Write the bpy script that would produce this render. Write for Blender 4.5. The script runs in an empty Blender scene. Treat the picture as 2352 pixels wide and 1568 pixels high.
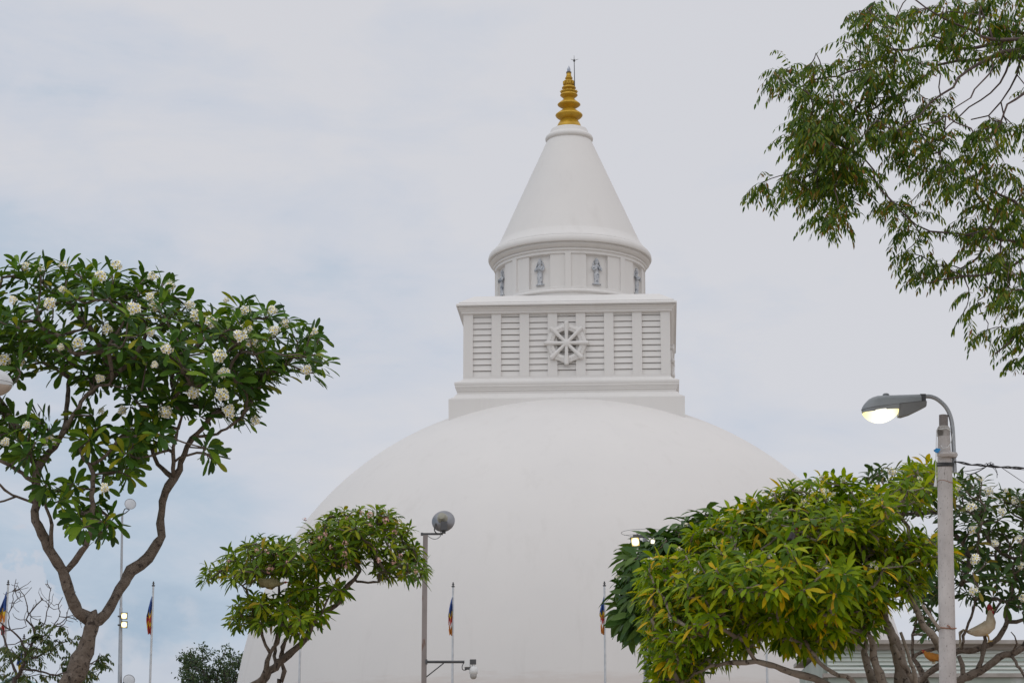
import bpy, math, random
import numpy as np
from mathutils import Vector, Matrix

# ------------------------------------------------------------------ camera
F = 5505.0            # focal length in the units of the measured picture (2352 x 1568)
TH = math.radians(13.55)
EYE = 1.6
CT, ST = math.cos(TH), math.sin(TH)


def P(px, py, Y):
    """World point at ground distance Y seen along a measured direction."""
    u = (px - 1176.0) / F
    v = -(py - 784.0) / F
    k = Y / (CT - v * ST)
    return np.array([u * k, Y, EYE + (ST + v * CT) * k])


def M(n, Y, py=1100):
    """size in metres of n measured units at distance Y"""
    v = -(py - 784.0) / F
    return n * Y / (CT - v * ST) / F


sc = bpy.context.scene
col = sc.collection
cam = bpy.data.objects.new("camera", bpy.data.cameras.new("camera"))
col.objects.link(cam)
cam.location = (0, 0, EYE)
cam.rotation_euler = (math.pi / 2 + TH, 0, 0)
cam.data.sensor_width = 36
cam.data.lens = 36 * F / 2352.0
cam.data.clip_start = 0.1
cam.data.clip_end = 6000
sc.camera = cam
sc.view_settings.view_transform = 'Standard'
sc.view_settings.look = 'None'
sc.view_settings.exposure = 0.0
sc.view_settings.gamma = 1.0
sc.cycles.max_bounces = 8
sc.cycles.diffuse_bounces = 4
sc.cycles.transmission_bounces = 4
sc.cycles.transparent_max_bounces = 6


# ------------------------------------------------------------------ node helpers
class NT:
    def __init__(s, tree):
        s.t = tree

    def n(s, typ, ins=None, **kw):
        nd = s.t.nodes.new(typ)
        for k, v in kw.items():
            setattr(nd, k, v)
        for k, v in (ins or {}).items():
            sk = nd.inputs[k]
            if isinstance(v, bpy.types.NodeSocket):
                s.t.links.new(v, sk)
            else:
                sk.default_value = v
        return nd

    def math(s, op, a, b=0.0, clamp=False):
        return s.n('ShaderNodeMath', {0: a, 1: b}, operation=op, use_clamp=clamp).outputs[0]

    def ramp(s, fac, stops, interp='LINEAR'):
        nd = s.n('ShaderNodeValToRGB', {'Fac': fac})
        cr = nd.color_ramp
        cr.interpolation = interp
        while len(cr.elements) < len(stops):
            cr.elements.new(0.5)
        for e, (p, c) in zip(cr.elements, stops):
            e.position = p
            e.color = (c[0], c[1], c[2], 1)
        return nd.outputs['Color']

    def mix(s, fac, a, b, blend='MIX'):
        nd = s.n('ShaderNodeMix', data_type='RGBA', blend_type=blend)
        for sk, v in ((nd.inputs[0], fac), (nd.inputs[6], a), (nd.inputs[7], b)):
            if isinstance(v, bpy.types.NodeSocket):
                s.t.links.new(v, sk)
            else:
                sk.default_value = v if not isinstance(v, tuple) or len(v) == 4 else (*v, 1)
        return nd.outputs[2]

    def noise(s, vec, scale, detail=4, rough=0.55, dist=0.0):
        return s.n('ShaderNodeTexNoise', {'Vector': vec, 'Scale': scale, 'Detail': detail,
                                          'Roughness': rough, 'Distortion': dist}).outputs['Fac']


def newmat(name):
    m = bpy.data.materials.new(name)
    m.use_nodes = True
    m.node_tree.nodes.clear()
    return m, NT(m.node_tree)


def finish(nt, shader, disp=None):
    o = nt.n('ShaderNodeOutputMaterial')
    nt.t.links.new(shader, o.inputs['Surface'])


def surf(name, c1, c2=None, scale=3.0, rough=0.7, metal=0.0, bump=0.0, bscale=None, spots=None, stretch=None, spec=0.5):
    """two-tone noisy surface, optional dark spots and bump"""
    m, nt = newmat(name)
    co = nt.n('ShaderNodeTexCoord').outputs['Object']
    if stretch:
        co = nt.n('ShaderNodeMapping', {'Vector': co, 'Scale': stretch}).outputs[0]
    c2 = c2 or c1
    f = nt.noise(co, scale, 6, 0.6)
    c = nt.ramp(f, [(0.32, c1), (0.68, c2)])
    if spots:
        sf = nt.noise(co, spots[1], 3, 0.5)
        k = nt.ramp(sf, [(spots[2], (0, 0, 0)), (spots[2] + 0.08, (1, 1, 1))])
        c = nt.mix(k, c, spots[0])
    ins = {'Base Color': c, 'Roughness': rough, 'Metallic': metal, 'Specular IOR Level': spec}
    if bump:
        h = nt.noise(co, bscale or scale * 4, 5, 0.6)
        ins['Normal'] = nt.n('ShaderNodeBump', {'Height': h, 'Strength': bump, 'Distance': 0.02}).outputs[0]
    b = nt.n('ShaderNodeBsdfPrincipled', ins)
    finish(nt, b.outputs[0])
    return m


def leafmat(name, stops, trans=0.35, rough=0.45, under=(0.10, 0.14, 0.025), tone=0.4):
    """leaf colour picked per leaf from a ramp; paler underside; part of the light passes through"""
    m, nt = newmat(name)
    geo = nt.n('ShaderNodeNewGeometry')
    c = nt.ramp(geo.outputs['Random Per Island'], stops)
    co = nt.n('ShaderNodeTexCoord').outputs['Object']
    f = nt.noise(co, 1.1, 3)
    c = nt.mix(nt.math('MULTIPLY', f, tone), c, nt.mix(1.0, c, (0.45, 0.55, 0.5), 'MULTIPLY'))
    cu = nt.mix(0.35, c, under)
    cc = nt.mix(geo.outputs['Backfacing'], c, cu)
    p = nt.n('ShaderNodeBsdfPrincipled', {'Base Color': cc, 'Roughness': rough, 'Specular IOR Level': 0.2})
    tr = nt.n('ShaderNodeBsdfTranslucent', {'Color': nt.mix(1.0, c, (1.5, 1.5, 0.7), 'MULTIPLY')})
    mx = nt.n('ShaderNodeMixShader', {0: trans, 1: p.outputs[0], 2: tr.outputs[0]})
    finish(nt, mx.outputs[0])
    return m


def emit(name, stops, centre, radius, strength):
    """lit diffuser: brightest round the lamp inside it"""
    m, nt = newmat(name)
    co = nt.n('ShaderNodeTexCoord').outputs['Object']
    d = nt.n('ShaderNodeVectorMath', {0: co, 1: centre}, operation='DISTANCE').outputs['Value']
    f = nt.math('DIVIDE', d, radius, True)
    c = nt.ramp(f, stops)
    e = nt.n('ShaderNodeEmission', {'Color': c, 'Strength': strength})
    finish(nt, e.outputs[0])
    return m


# ------------------------------------------------------------------ object helpers
def empty(name, loc, label, cat, group=None, rz=0.0):
    o = bpy.data.objects.new(name, None)
    o.empty_display_size = 0.3
    col.objects.link(o)
    o.location = loc
    o.rotation_euler = (0, 0, rz)
    tag(o, label, cat, group)
    return o


def tag(o, label=None, cat=None, group=None, kind=None):
    for k, v in (('label', label), ('category', cat), ('group', group), ('kind', kind)):
        if v:
            o[k] = v
    return o


def rnorm(v):
    return v / (np.linalg.norm(v) + 1e-12)


class MB:
    """collects geometry in world space; build() links it as ONE mesh object"""

    def __init__(s):
        s.v = []
        s.f = []
        s.m = []
        s.n = 0

    def add(s, verts, faces, mi=0):
        verts = np.asarray(verts, float).reshape(-1, 3)
        b = s.n
        s.v.append(verts)
        s.n += len(verts)
        s.f += [tuple(i + b for i in f) for f in faces]
        s.m += [mi] * len(faces)

    def loft(s, rings, caps=(True, True), mi=0, closed=True):
        k = len(rings[0])
        v = np.concatenate([np.asarray(r, float) for r in rings])
        fs = []
        for i in range(len(rings) - 1):
            for j in range(k if closed else k - 1):
                a, b = i * k + j, i * k + (j + 1) % k
                fs.append((a, b, b + k, a + k))
        if closed and caps[0]:
            fs.append(tuple(range(k - 1, -1, -1)))
        if closed and caps[1]:
            o = (len(rings) - 1) * k
            fs.append(tuple(o + j for j in range(k)))
        s.add(v, fs, mi)

    def tube(s, pts, rad, sides=8, mi=0, caps=(True, True), lump=0.0, rng=None):
        pts = [np.asarray(p, float) for p in pts]
        n = len(pts)
        if not hasattr(rad, '__len__'):
            rad = [rad] * n
        ang = np.arange(sides) * 2 * math.pi / sides
        t = rnorm(pts[1] - pts[0])
        ref = np.array([0, 0, 1.0]) if abs(t[2]) < 0.9 else np.array([1.0, 0, 0])
        a = rnorm(np.cross(t, ref))
        rings = []
        for i in range(n):
            if 0 < i < n - 1:
                t = rnorm(pts[i + 1] - pts[i - 1])
            elif i == n - 1:
                t = rnorm(pts[i] - pts[i - 1])
            a = rnorm(a - t * np.dot(a, t))
            b = np.cross(t, a)
            rr = rad[i] * np.ones(sides)
            if lump and rng is not None:
                rr = rr * (1 + rng.uniform(-lump, lump, sides)) * (1 + rng.uniform(-lump, lump) * 0.6)
            rings.append(pts[i] + rr[:, None] * (np.cos(ang)[:, None] * a + np.sin(ang)[:, None] * b))
        s.loft(rings, caps, mi)

    def box(s, c, size, rz=0.0, R=None, mi=0):
        sx, sy, sz = [x / 2 for x in size]
        p = np.array([[x, y, z] for z in (-sz, sz) for x, y in ((-sx, -sy), (sx, -sy), (sx, sy), (-sx, sy))])
        if R is None:
            cr, sr = math.cos(rz), math.sin(rz)
            R = np.array([[cr, -sr, 0], [sr, cr, 0], [0, 0, 1]])
        p = p @ np.asarray(R).T + np.asarray(c)
        s.add(p, [(3, 2, 1, 0), (4, 5, 6, 7), (0, 1, 5, 4), (1, 2, 6, 5), (2, 3, 7, 6), (3, 0, 4, 7)], mi)

    def lathe(s, prof, c=(0, 0, 0), seg=64, axis=None, mi=0):
        """prof: list of (r, h) along axis (default z) from c"""
        c = np.asarray(c, float)
        ax = rnorm(np.asarray(axis if axis is not None else (0, 0, 1), float))
        ref = np.array([0, 1.0, 0]) if abs(ax[1]) < 0.9 else np.array([1.0, 0, 0])
        a = rnorm(np.cross(ref, ax))
        b = np.cross(ax, a)
        ang = np.arange(seg) * 2 * math.pi / seg
        ring = np.cos(ang)[:, None] * a + np.sin(ang)[:, None] * b
        s.loft([c + ax * h + max(r, 1e-4) * ring for r, h in prof], (True, True), mi)

    def squarelathe(s, prof, c, rz, mi=0):
        c = np.asarray(c, float)
        cr, sr = math.cos(rz), math.sin(rz)
        rings = []
        for h, z in prof:
            q = np.array([(-h, -h), (h, -h), (h, h), (-h, h)])
            x = q[:, 0] * cr - q[:, 1] * sr
            y = q[:, 0] * sr + q[:, 1] * cr
            rings.append(np.stack([c[0] + x, c[1] + y, np.full(4, z)], 1))
        s.loft(rings, (True, True), mi)

    def build(s, name, mats, parent=None, origin=None, smooth=None):
        v = np.concatenate(s.v)
        if parent is not None:
            mw = parent_world(parent)
            mi = np.array(mw.inverted())
            v = v @ mi[:3, :3].T + mi[:3, 3]
            org = None
        elif origin is not None:
            v = v - np.asarray(origin)
        me = bpy.data.meshes.new(name)
        nv = len(v)
        me.vertices.add(nv)
        me.vertices.foreach_set('co', v.astype(np.float32).ravel())
        lt = np.array([len(f) for f in s.f], np.int32)
        li = np.concatenate([np.array(f, np.int32) for f in s.f]) if s.f else np.zeros(0, np.int32)
        me.loops.add(len(li))
        me.loops.foreach_set('vertex_index', li)
        me.polygons.add(len(lt))
        st = np.zeros(len(lt), np.int32)
        st[1:] = np.cumsum(lt)[:-1]
        me.polygons.foreach_set('loop_start', st)
        me.polygons.foreach_set('material_index', np.array(s.m, np.int32))
        me.update(calc_edges=True)
        me.validate()
        if smooth is not None:
            me.polygons.foreach_set('use_smooth', np.ones(len(me.polygons), bool))
            if smooth < 3.1:
                me.set_sharp_from_angle(angle=smooth)
        else:
            me.polygons.foreach_set('use_smooth', np.zeros(len(me.polygons), bool))
        for m in (mats if isinstance(mats, (list, tuple)) else [mats]):
            me.materials.append(m)
        o = bpy.data.objects.new(name, me)
        col.objects.link(o)
        if parent is not None:
            o.parent = parent
        elif origin is not None:
            o.location = tuple(origin)
        return o


def parent_world(o):
    mw = Matrix.Identity(4)
    while o is not None:
        mw = o.matrix_basis @ mw
        o = o.parent
    return mw


def catmull(pts, step):
    """smooth polyline through rows of values (first three = position)"""
    p = np.asarray(pts, float)
    if len(p) == 2:
        n = max(2, int(np.linalg.norm(p[1, :3] - p[0, :3]) / step) + 1)
        return [p[0] + (p[1] - p[0]) * t for t in np.linspace(0, 1, n)]
    q = np.vstack([2 * p[0] - p[1], p, 2 * p[-1] - p[-2]])
    out = []
    for i in range(1, len(q) - 2):
        n = max(1, int(np.linalg.norm(q[i + 1, :3] - q[i, :3]) / step))
        for t in np.arange(n) / n:
            a, b, c, d = q[i - 1], q[i], q[i + 1], q[i + 2]
            out.append(0.5 * ((2 * b) + (c - a) * t + (2 * a - 5 * b + 4 * c - d) * t * t + (3 * b - a - 3 * c + d) * t ** 3))
    out.append(p[-1])
    return out


SHARP = math.radians(35)

# ------------------------------------------------------------------ world and sun
w = bpy.data.worlds.new("World")
sc.world = w
w.use_nodes = True
w.node_tree.nodes.clear()
nt = NT(w.node_tree)
SUN_EL, SUN_AZ = math.radians(48), math.radians(215)
sky = nt.n('ShaderNodeTexSky', sky_type='NISHITA', sun_disc=False, sun_elevation=SUN_EL, sun_rotation=SUN_AZ,
           air_density=1.0, dust_density=2.0, ozone_density=1.0)
g = nt.n('ShaderNodeTexCoord').outputs['Generated']
sep = nt.n('ShaderNodeSeparateXYZ', {0: g})
X, Yd, Z = sep.outputs
gs = nt.n('ShaderNodeMapping', {'Vector': g, 'Scale': (1.0, 1.0, 2.3)}).outputs[0]
n1 = nt.noise(gs, 5.0, 5, 0.55, 0.3)
n2 = nt.noise(gs, 16.0, 6, 0.6, 0.4)
gm = nt.n('ShaderNodeMapping', {'Vector': g, 'Location': (3.1, 1.7, 0.4), 'Scale': (1, 1, 4.5)}).outputs[0]
n3 = nt.noise(gm, 4.0, 6, 0.55, 0.5)
# bluish thin cloud low on the left, whiter to the right and above
b = nt.math('ADD', 0.31, nt.math('MULTIPLY', X, -1.75))
b = nt.math('ADD', b, nt.math('MULTIPLY', nt.math('SUBTRACT', Z, 0.17), -2.8))
b = nt.math('ADD', b, nt.math('MULTIPLY', nt.math('SUBTRACT', n1, 0.5), 0.9))
b = nt.math('ADD', b, nt.math('MULTIPLY', nt.math('SUBTRACT', n3, 0.5), nt.n('ShaderNodeMapRange', {'Value': X, 'From Min': 0.0, 'From Max': -0.2, 'To Min': 1.2, 'To Max': 1.9}).outputs[0]))
b = nt.math('ADD', b, nt.math('MULTIPLY', nt.math('SUBTRACT', n2, 0.5), 0.95), True)
cc = nt.ramp(b, [(0.0, (0.70, 0.705, 0.745)), (0.35, (0.632, 0.665, 0.74)), (0.7, (0.50, 0.59, 0.70)), (1.0, (0.40, 0.505, 0.63))])
# heaped clouds near the horizon on the left, a softer bank low behind them
gc = nt.n('ShaderNodeMapping', {'Vector': g, 'Location': (0.35, 0.2, 0.1), 'Scale': (1, 1, 1.2)}).outputs[0]
n4 = nt.noise(gc, 44.0, 6, 0.55, 0.2)
rise = nt.n('ShaderNodeMapRange', {'Value': X, 'From Min': -0.176, 'From Max': -0.204, 'To Min': 0.121, 'To Max': 0.150}, interpolation_type='SMOOTHSTEP').outputs[0]
top = nt.math('ADD', rise, nt.math('MULTIPLY', nt.math('SUBTRACT', n4, 0.5), 0.10))
edge_w = nt.n('ShaderNodeMapRange', {'Value': X, 'From Min': -0.165, 'From Max': -0.185, 'To Min': 0.022, 'To Max': 0.004}).outputs[0]
cum = nt.math('DIVIDE', nt.math('SUBTRACT', top, Z), edge_w, True)
fade = nt.n('ShaderNodeMapRange', {'Value': X, 'From Min': -0.06, 'From Max': -0.13, 'To Min': 0.0, 'To Max': 0.75}).outputs[0]
shade = nt.ramp(nt.noise(gc, 20.0, 4, 0.5), [(0.30, (0.535, 0.575, 0.665)), (0.65, (0.645, 0.665, 0.725))])
cc = nt.mix(nt.math('MULTIPLY', cum, fade), cc, shade)
# an overcast dome is brighter towards the zenith
zen = nt.n('ShaderNodeMapRange', {'Value': Z, 'From Min': 0.36, 'From Max': 0.9, 'To Min': 1.0, 'To Max': 1.32}, interpolation_type='SMOOTHSTEP').outputs[0]
# the half of the sky behind the viewer, where the sun is veiled, is brighter
west = nt.n('ShaderNodeMapRange', {'Value': Yd, 'From Min': 0.5, 'From Max': -0.5, 'To Min': 1.0, 'To Max': 1.32}, interpolation_type='SMOOTHSTEP').outputs[0]
bg1 = nt.n('ShaderNodeBackground', {'Color': cc, 'Strength': nt.math('MULTIPLY', nt.math('MULTIPLY', zen, west), 0.965)})
bg2 = nt.n('ShaderNodeBackground', {'Color': sky.outputs[0], 'Strength': 0.1})
wm = nt.n('ShaderNodeMixShader', {0: 0.06, 1: bg1.outputs[0], 2: bg2.outputs[0]})
wo = nt.n('ShaderNodeOutputWorld')
w.node_tree.links.new(wm.outputs[0], wo.inputs['Surface'])

sun = bpy.data.objects.new("sun", bpy.data.lights.new("sun", 'SUN'))
col.objects.link(sun)
sun.data.energy = 0.36
sun.data.angle = math.radians(60)
sun.data.color = (1.0, 0.95, 0.88)
sdir = Vector((math.sin(SUN_AZ) * math.cos(SUN_EL), math.cos(SUN_AZ) * math.cos(SUN_EL), math.sin(SUN_EL)))
sun.rotation_euler = sdir.to_track_quat('Z', 'Y').to_euler()

# ------------------------------------------------------------------ materials
def plaster(name, base, warm, stain_z=None):
    m, nt = newmat(name)
    geo = nt.n('ShaderNodeNewGeometry')
    pos = geo.outputs['Position']
    f = nt.noise(pos, 0.35, 5, 0.6)
    c = nt.ramp(f, [(0.3, base), (0.7, warm)])
    mp = nt.n('ShaderNodeMapping', {'Vector': pos, 'Scale': (1, 1, 0.06)}).outputs[0]
    st = nt.noise(mp, 1.6, 6, 0.65)
    k = nt.ramp(st, [(0.55, (0, 0, 0)), (0.8, (1, 1, 1))])
    c = nt.mix(nt.math('MULTIPLY', k, 0.17), c, (0.42, 0.39, 0.35))
    fs = nt.noise(pos, 9.0, 4, 0.6)
    c = nt.mix(nt.math('MULTIPLY', nt.ramp(fs, [(0.62, (0, 0, 0)), (0.75, (1, 1, 1))]), 0.10), c, (0.5, 0.47, 0.43))
    if stain_z:
        z = nt.n('ShaderNodeSeparateXYZ', {0: pos}).outputs[2]
        mp2 = nt.n('ShaderNodeMapping', {'Vector': pos, 'Scale': (1, 1, 7.0)}).outputs[0]
        ns = nt.noise(mp2, 0.9, 6, 0.65)
        edge = nt.math('ADD', z, nt.math('MULTIPLY', ns, -1.1))
        band = nt.n('ShaderNodeMapRange', {'Value': edge, 'From Min': stain_z, 'From Max': stain_z - 0.35}).outputs[0]
        c = nt.mix(nt.math('MULTIPLY', band, 0.30), c, (0.50, 0.41, 0.35))
    p = nt.n('ShaderNodeBsdfPrincipled', {'Base Color': c, 'Roughness': 0.65, 'Specular IOR Level': 0.3})
    finish(nt, p.outputs[0])
    return m


m_white = plaster('white_plaster', (0.655, 0.635, 0.610), (0.685, 0.663, 0.633))
m_dome = plaster('dome_plaster', (0.648, 0.625, 0.600), (0.675, 0.650, 0.620), stain_z=9.05)
m_gold = surf('gold_paint', (0.42, 0.24, 0.015), (0.58, 0.35, 0.03), 2.5, 0.42, 0.35, bump=0.1)
m_crystal = surf('crystal_glass', (0.55, 0.58, 0.62), (0.35, 0.38, 0.44), 4, 0.12, 0.2)
m_collar = surf('dark_bronze', (0.10, 0.07, 0.04), (0.16, 0.12, 0.06), 4, 0.5, 0.6)
m_figure = surf('blue_grey_stone', (0.34, 0.36, 0.39), (0.56, 0.57, 0.58), 7, 0.7, bump=0.2, spots=((0.11, 0.13, 0.16), 11.0, 0.56))
m_steel = surf('galvanised_steel', (0.30, 0.31, 0.32), (0.42, 0.43, 0.44), 5, 0.45, 0.6)
m_polesteel = surf('brushed_steel', (0.42, 0.43, 0.43), (0.55, 0.55, 0.55), 6, 0.35, 0.75)
m_rust = surf('rusty_painted_steel', (0.20, 0.175, 0.165), (0.30, 0.26, 0.245), 3, 0.7, 0.2, bump=0.3, spots=((0.15, 0.085, 0.06), 6, 0.60), stretch=(1, 1, 0.4))
m_dark = surf('dark_grey_paint', (0.045, 0.047, 0.05), (0.08, 0.08, 0.082), 5, 0.55)
m_grey = surf('grey_paint', (0.17, 0.18, 0.185), (0.22, 0.23, 0.235), 4, 0.5)
m_lampgrey = surf('lamp_housing_grey', (0.21, 0.225, 0.235), (0.28, 0.295, 0.30), 4, 0.45, 0.1, spots=((0.15, 0.14, 0.13), 7, 0.66))
m_lampwhite = surf('lamp_housing_white', (0.50, 0.51, 0.52), (0.60, 0.61, 0.61), 4, 0.5)
m_unlit = surf('dusty_acrylic', (0.36, 0.29, 0.235), (0.45, 0.37, 0.30), 9, 0.3)
m_concrete = surf('weathered_concrete', (0.42, 0.385, 0.365), (0.56, 0.52, 0.495), 6.0, 0.85, bump=0.35, bscale=30,
                  spots=((0.27, 0.245, 0.225), 70, 0.62), stretch=(1, 1, 0.6))
m_concdirty = surf('mossy_concrete', (0.34, 0.31, 0.29), (0.50, 0.47, 0.44), 4, 0.9, bump=0.4, bscale=30, spots=((0.13, 0.115, 0.10), 9, 0.55))
m_wire = surf('black_cable', (0.03, 0.03, 0.035), (0.06, 0.06, 0.06), 8, 0.6)
m_blue = surf('blue_cloth', (0.02, 0.16, 0.42), (0.03, 0.24, 0.50), 20, 0.8)
m_camwhite = surf('white_plastic', (0.62, 0.62, 0.61), (0.68, 0.68, 0.67), 4, 0.4)
m_smoke = surf('smoked_dome', (0.30, 0.29, 0.28), (0.38, 0.36, 0.34), 4, 0.15)
m_reflback = surf('spun_aluminium', (0.20, 0.20, 0.21), (0.27, 0.27, 0.28), 5, 0.38, 0.7, stretch=(1, 1, 1))
m_dishfront = surf('frosted_lamp_glass', (0.42, 0.44, 0.46), (0.50, 0.52, 0.54), 6, 0.25)
m_ceramic = surf('lamp_holder', (0.26, 0.25, 0.20), (0.33, 0.32, 0.26), 5, 0.6)
m_bark = surf('frangipani_bark', (0.10, 0.074, 0.055), (0.19, 0.15, 0.12), 14, 0.9, bump=1.0, bscale=34, spots=((0.045, 0.033, 0.026), 24, 0.57))
m_barkpale = surf('pale_frangipani_bark', (0.19, 0.15, 0.115), (0.33, 0.275, 0.225), 6, 0.9, bump=0.8, bscale=30, spots=((0.075, 0.057, 0.043), 20, 0.58))
m_barkdark = surf('dark_twig_bark', (0.045, 0.034, 0.030), (0.085, 0.063, 0.055), 6, 0.9, bump=0.5)
m_barkneem = surf('neem_bark', (0.075, 0.052, 0.048), (0.14, 0.10, 0.09), 6, 0.9, bump=0.5)
m_petal = surf('white_petal', (0.86, 0.85, 0.76), (0.90, 0.89, 0.83), 20, 0.6)
m_heart = surf('yellow_petal_heart', (0.80, 0.62, 0.05), (0.85, 0.70, 0.12), 20, 0.6)
m_pink = surf('pink_petal', (0.62, 0.30, 0.29), (0.74, 0.46, 0.42), 20, 0.6)
m_pinkheart = surf('peach_petal_heart', (0.74, 0.52, 0.36), (0.78, 0.60, 0.45), 20, 0.6)

m_leafA = leafmat('dark_frangipani_leaf', [(0.0, (0.024, 0.062, 0.012)), (0.42, (0.050, 0.118, 0.016)), (0.75, (0.090, 0.190, 0.018)), (0.93, (0.20, 0.31, 0.020)), (1.0, (0.34, 0.31, 0.02))], 0.26)
m_leafB = leafmat('pink_frangipani_leaf', [(0.0, (0.050, 0.115, 0.006)), (0.40, (0.120, 0.205, 0.006)), (0.80, (0.215, 0.295, 0.006)), (0.955, (0.32, 0.33, 0.006)), (1.0, (0.36, 0.22, 0.012))], 0.30, tone=.3)
m_leafC = leafmat('bright_frangipani_leaf', [(0.0, (0.045, 0.105, 0.004)), (0.30, (0.135, 0.230, 0.004)), (0.70, (0.290, 0.390, 0.005)), (0.92, (0.42, 0.44, 0.005)), (0.955, (0.66, 0.44, 0.01)), (1.0, (0.74, 0.46, 0.015))], 0.34, tone=.3)
m_leafD = leafmat('deep_green_frangipani_leaf', [(0.0, (0.030, 0.080, 0.016)), (0.6, (0.058, 0.125, 0.020)), (1.0, (0.11, 0.18, 0.035))], 0.22)
m_leafE = leafmat('olive_frangipani_leaf', [(0.0, (0.026, 0.060, 0.016)), (0.6, (0.050, 0.100, 0.022)), (0.93, (0.085, 0.14, 0.026)), (1.0, (0.30, 0.22, 0.03))], 0.22)
m_leafF = leafmat('neem_leaf', [(0.0, (0.028, 0.076, 0.014)), (0.35, (0.066, 0.138, 0.014)), (0.68, (0.165, 0.235, 0.014)), (0.88, (0.27, 0.28, 0.016)), (0.93, (0.28, 0.16, 0.03)), (1.0, (0.32, 0.12, 0.035))], 0.40, tone=0.9)
m_leafG = leafmat('sparse_tree_leaf', [(0.0, (0.03, 0.052, 0.018)), (0.7, (0.055, 0.085, 0.022)), (1.0, (0.13, 0.12, 0.035))], 0.2)
m_leafH = leafmat('distant_leaf', [(0.0, (0.026, 0.050, 0.030)), (0.6, (0.042, 0.075, 0.040)), (1.0, (0.075, 0.105, 0.05))], 0.2)

# ------------------------------------------------------------------ ground and terrace
DX, DY = 2.3046, 92.0
m_sand = surf('pale_sand', (0.33, 0.275, 0.22), (0.42, 0.355, 0.285), 0.4, 0.95)
mb = MB()
gx = np.linspace(-2500, 2500, 41)
mb.add([(x, y, 0) for y in gx for x in gx], [(j * 41 + i, j * 41 + i + 1, (j + 1) * 41 + i + 1, (j + 1) * 41 + i) for j in range(40) for i in range(40)])
tag(mb.build('ground', m_sand), kind='structure')
mb = MB()
mb.lathe([(27.2, 0.004), (27.2, 4.6), (27.5, 4.65), (27.5, 4.95), (26.9, 5.0), (0.0, 5.0)], (DX, DY, 0), 96)
tag(mb.build('stone_terrace', surf('terrace_stone', (0.20, 0.17, 0.145), (0.28, 0.24, 0.205), 0.8, 0.9), smooth=SHARP), kind='structure')

# ------------------------------------------------------------------ stupa
stupa = empty('stupa', (DX, DY, 5.0), 'huge white dome stupa with square relic chamber, cone and golden spire', 'stupa')
DH = math.hypot(DX, DY)
AZ = math.atan2(DX, DY)


def edge(wpx, y):
    """radius and height of a round profile from half its seen width at height y"""
    axp = 1176 + 133 * (y + 22066) / 22666.0
    u = (axp - wpx - 1176) / F
    v = -(y - 784.0) / F
    hx, hy, hz = u, CT - v * ST, ST + v * CT
    al = AZ - math.atan2(hx, hy)
    return DH * math.sin(al), EYE + DH * math.cos(al) * hz / math.hypot(hx, hy)


AX = (DX, DY, 0)
mb = MB()
tt = np.linspace(0, 1, 90) ** 0.75
dome = [(12.942 * max(1 - t ** 2.435, 0) ** (1 / 2.043), 6.5715 + 14.6257 * t) for t in tt]
mb.lathe([(12.95, 6.3)] + dome, AX, 160)
mb.build('dome', m_dome, stupa, smooth=SHARP)
mb = MB()
mb.lathe([(14.9, 5.0), (14.9, 5.4), (14.8, 5.45), (14.2, 5.45), (14.2, 5.8), (14.1, 5.86), (13.6, 5.86), (13.6, 6.2), (13.5, 6.3), (12.6, 6.3)], AX, 128)
mb.build('base_ring', m_white, stupa, smooth=SHARP)

BRZ = -math.radians(3.55)


def HM(hpx, y):
    """half width in metres of a square course whose front shows hpx at height y, and its height"""
    H = 4.2
    for _ in range(8):
        H = M(2 * hpx, DY - H, y) / 2
    return H, P(1304, y, DY - H)[2]


mb = MB()
mb.squarelathe([(HM(271.6, 985)[0], HM(271.6, 985)[1])] + [HM(a, b_) for a, b_ in
               [(271.6, 912.6), (271.0, 912), (266.5, 911.8), (266, 909.8), (261, 909.4), (258, 906), (255, 902.5), (252.5, 901.5)]], AX, BRZ)
mb.build('plinth', m_white, stupa)
harm = bpy.data.objects.new('relic_chamber', None)
# the chamber itself: mouldings and core in one mesh, pilasters, louvres and wheels as its parts
HW, ZB = HM(238.7, 866.7)
ZT = HM(238.7, 718)[1]
ZF = HM(238.7, 862)[1]
mb = MB()
mb.squarelathe([HM(a, b_) for a, b_ in [(251.5, 902.0), (251.5, 895.5), (253.5, 894.5), (253.5, 891), (255, 890), (255.5, 886), (257, 885.5), (257.2, 881), (258.4, 879.2),
                                       (258.6, 874.6), (257.6, 874), (244, 871.2), (243, 870), (240, 868.2), (239.0, 867.4)]]
               + [(HW, ZB), (HW, ZF), (HW - 0.24, ZF + 0.002), (HW - 0.24, ZT)], AX, BRZ)
harm = mb.build('relic_chamber', m_white, stupa)
mb = MB()
mb.squarelathe([(HW - 0.235, ZT - 0.06)] + [HM(a, b_) for a, b_ in [(240, 717.4), (241.5, 716.4), (242, 712), (243.5, 711), (245, 707.5), (248, 704), (251, 702.2), (250.6, 701.6), (248.5, 701.2), (248.5, 699.8), (252.8, 699.2),
                                       (253.4, 698.5), (253.8, 696.5), (253.2, 694.4), (251, 692.8), (247, 692.4), (247.4, 690.6), (213, 677.8), (120, 677)]], AX, BRZ)
mb.build('cornice', m_white, harm)


def face(k, s, d, z):
    """point on chamber face k: s along the face, d out from the wall plane"""
    a = BRZ + k * math.pi / 2
    x, y = s, -(HW + d)
    return np.array([DX + x * math.cos(a) - y * math.sin(a), DY + x * math.sin(a) + y * math.cos(a), z])


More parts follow.
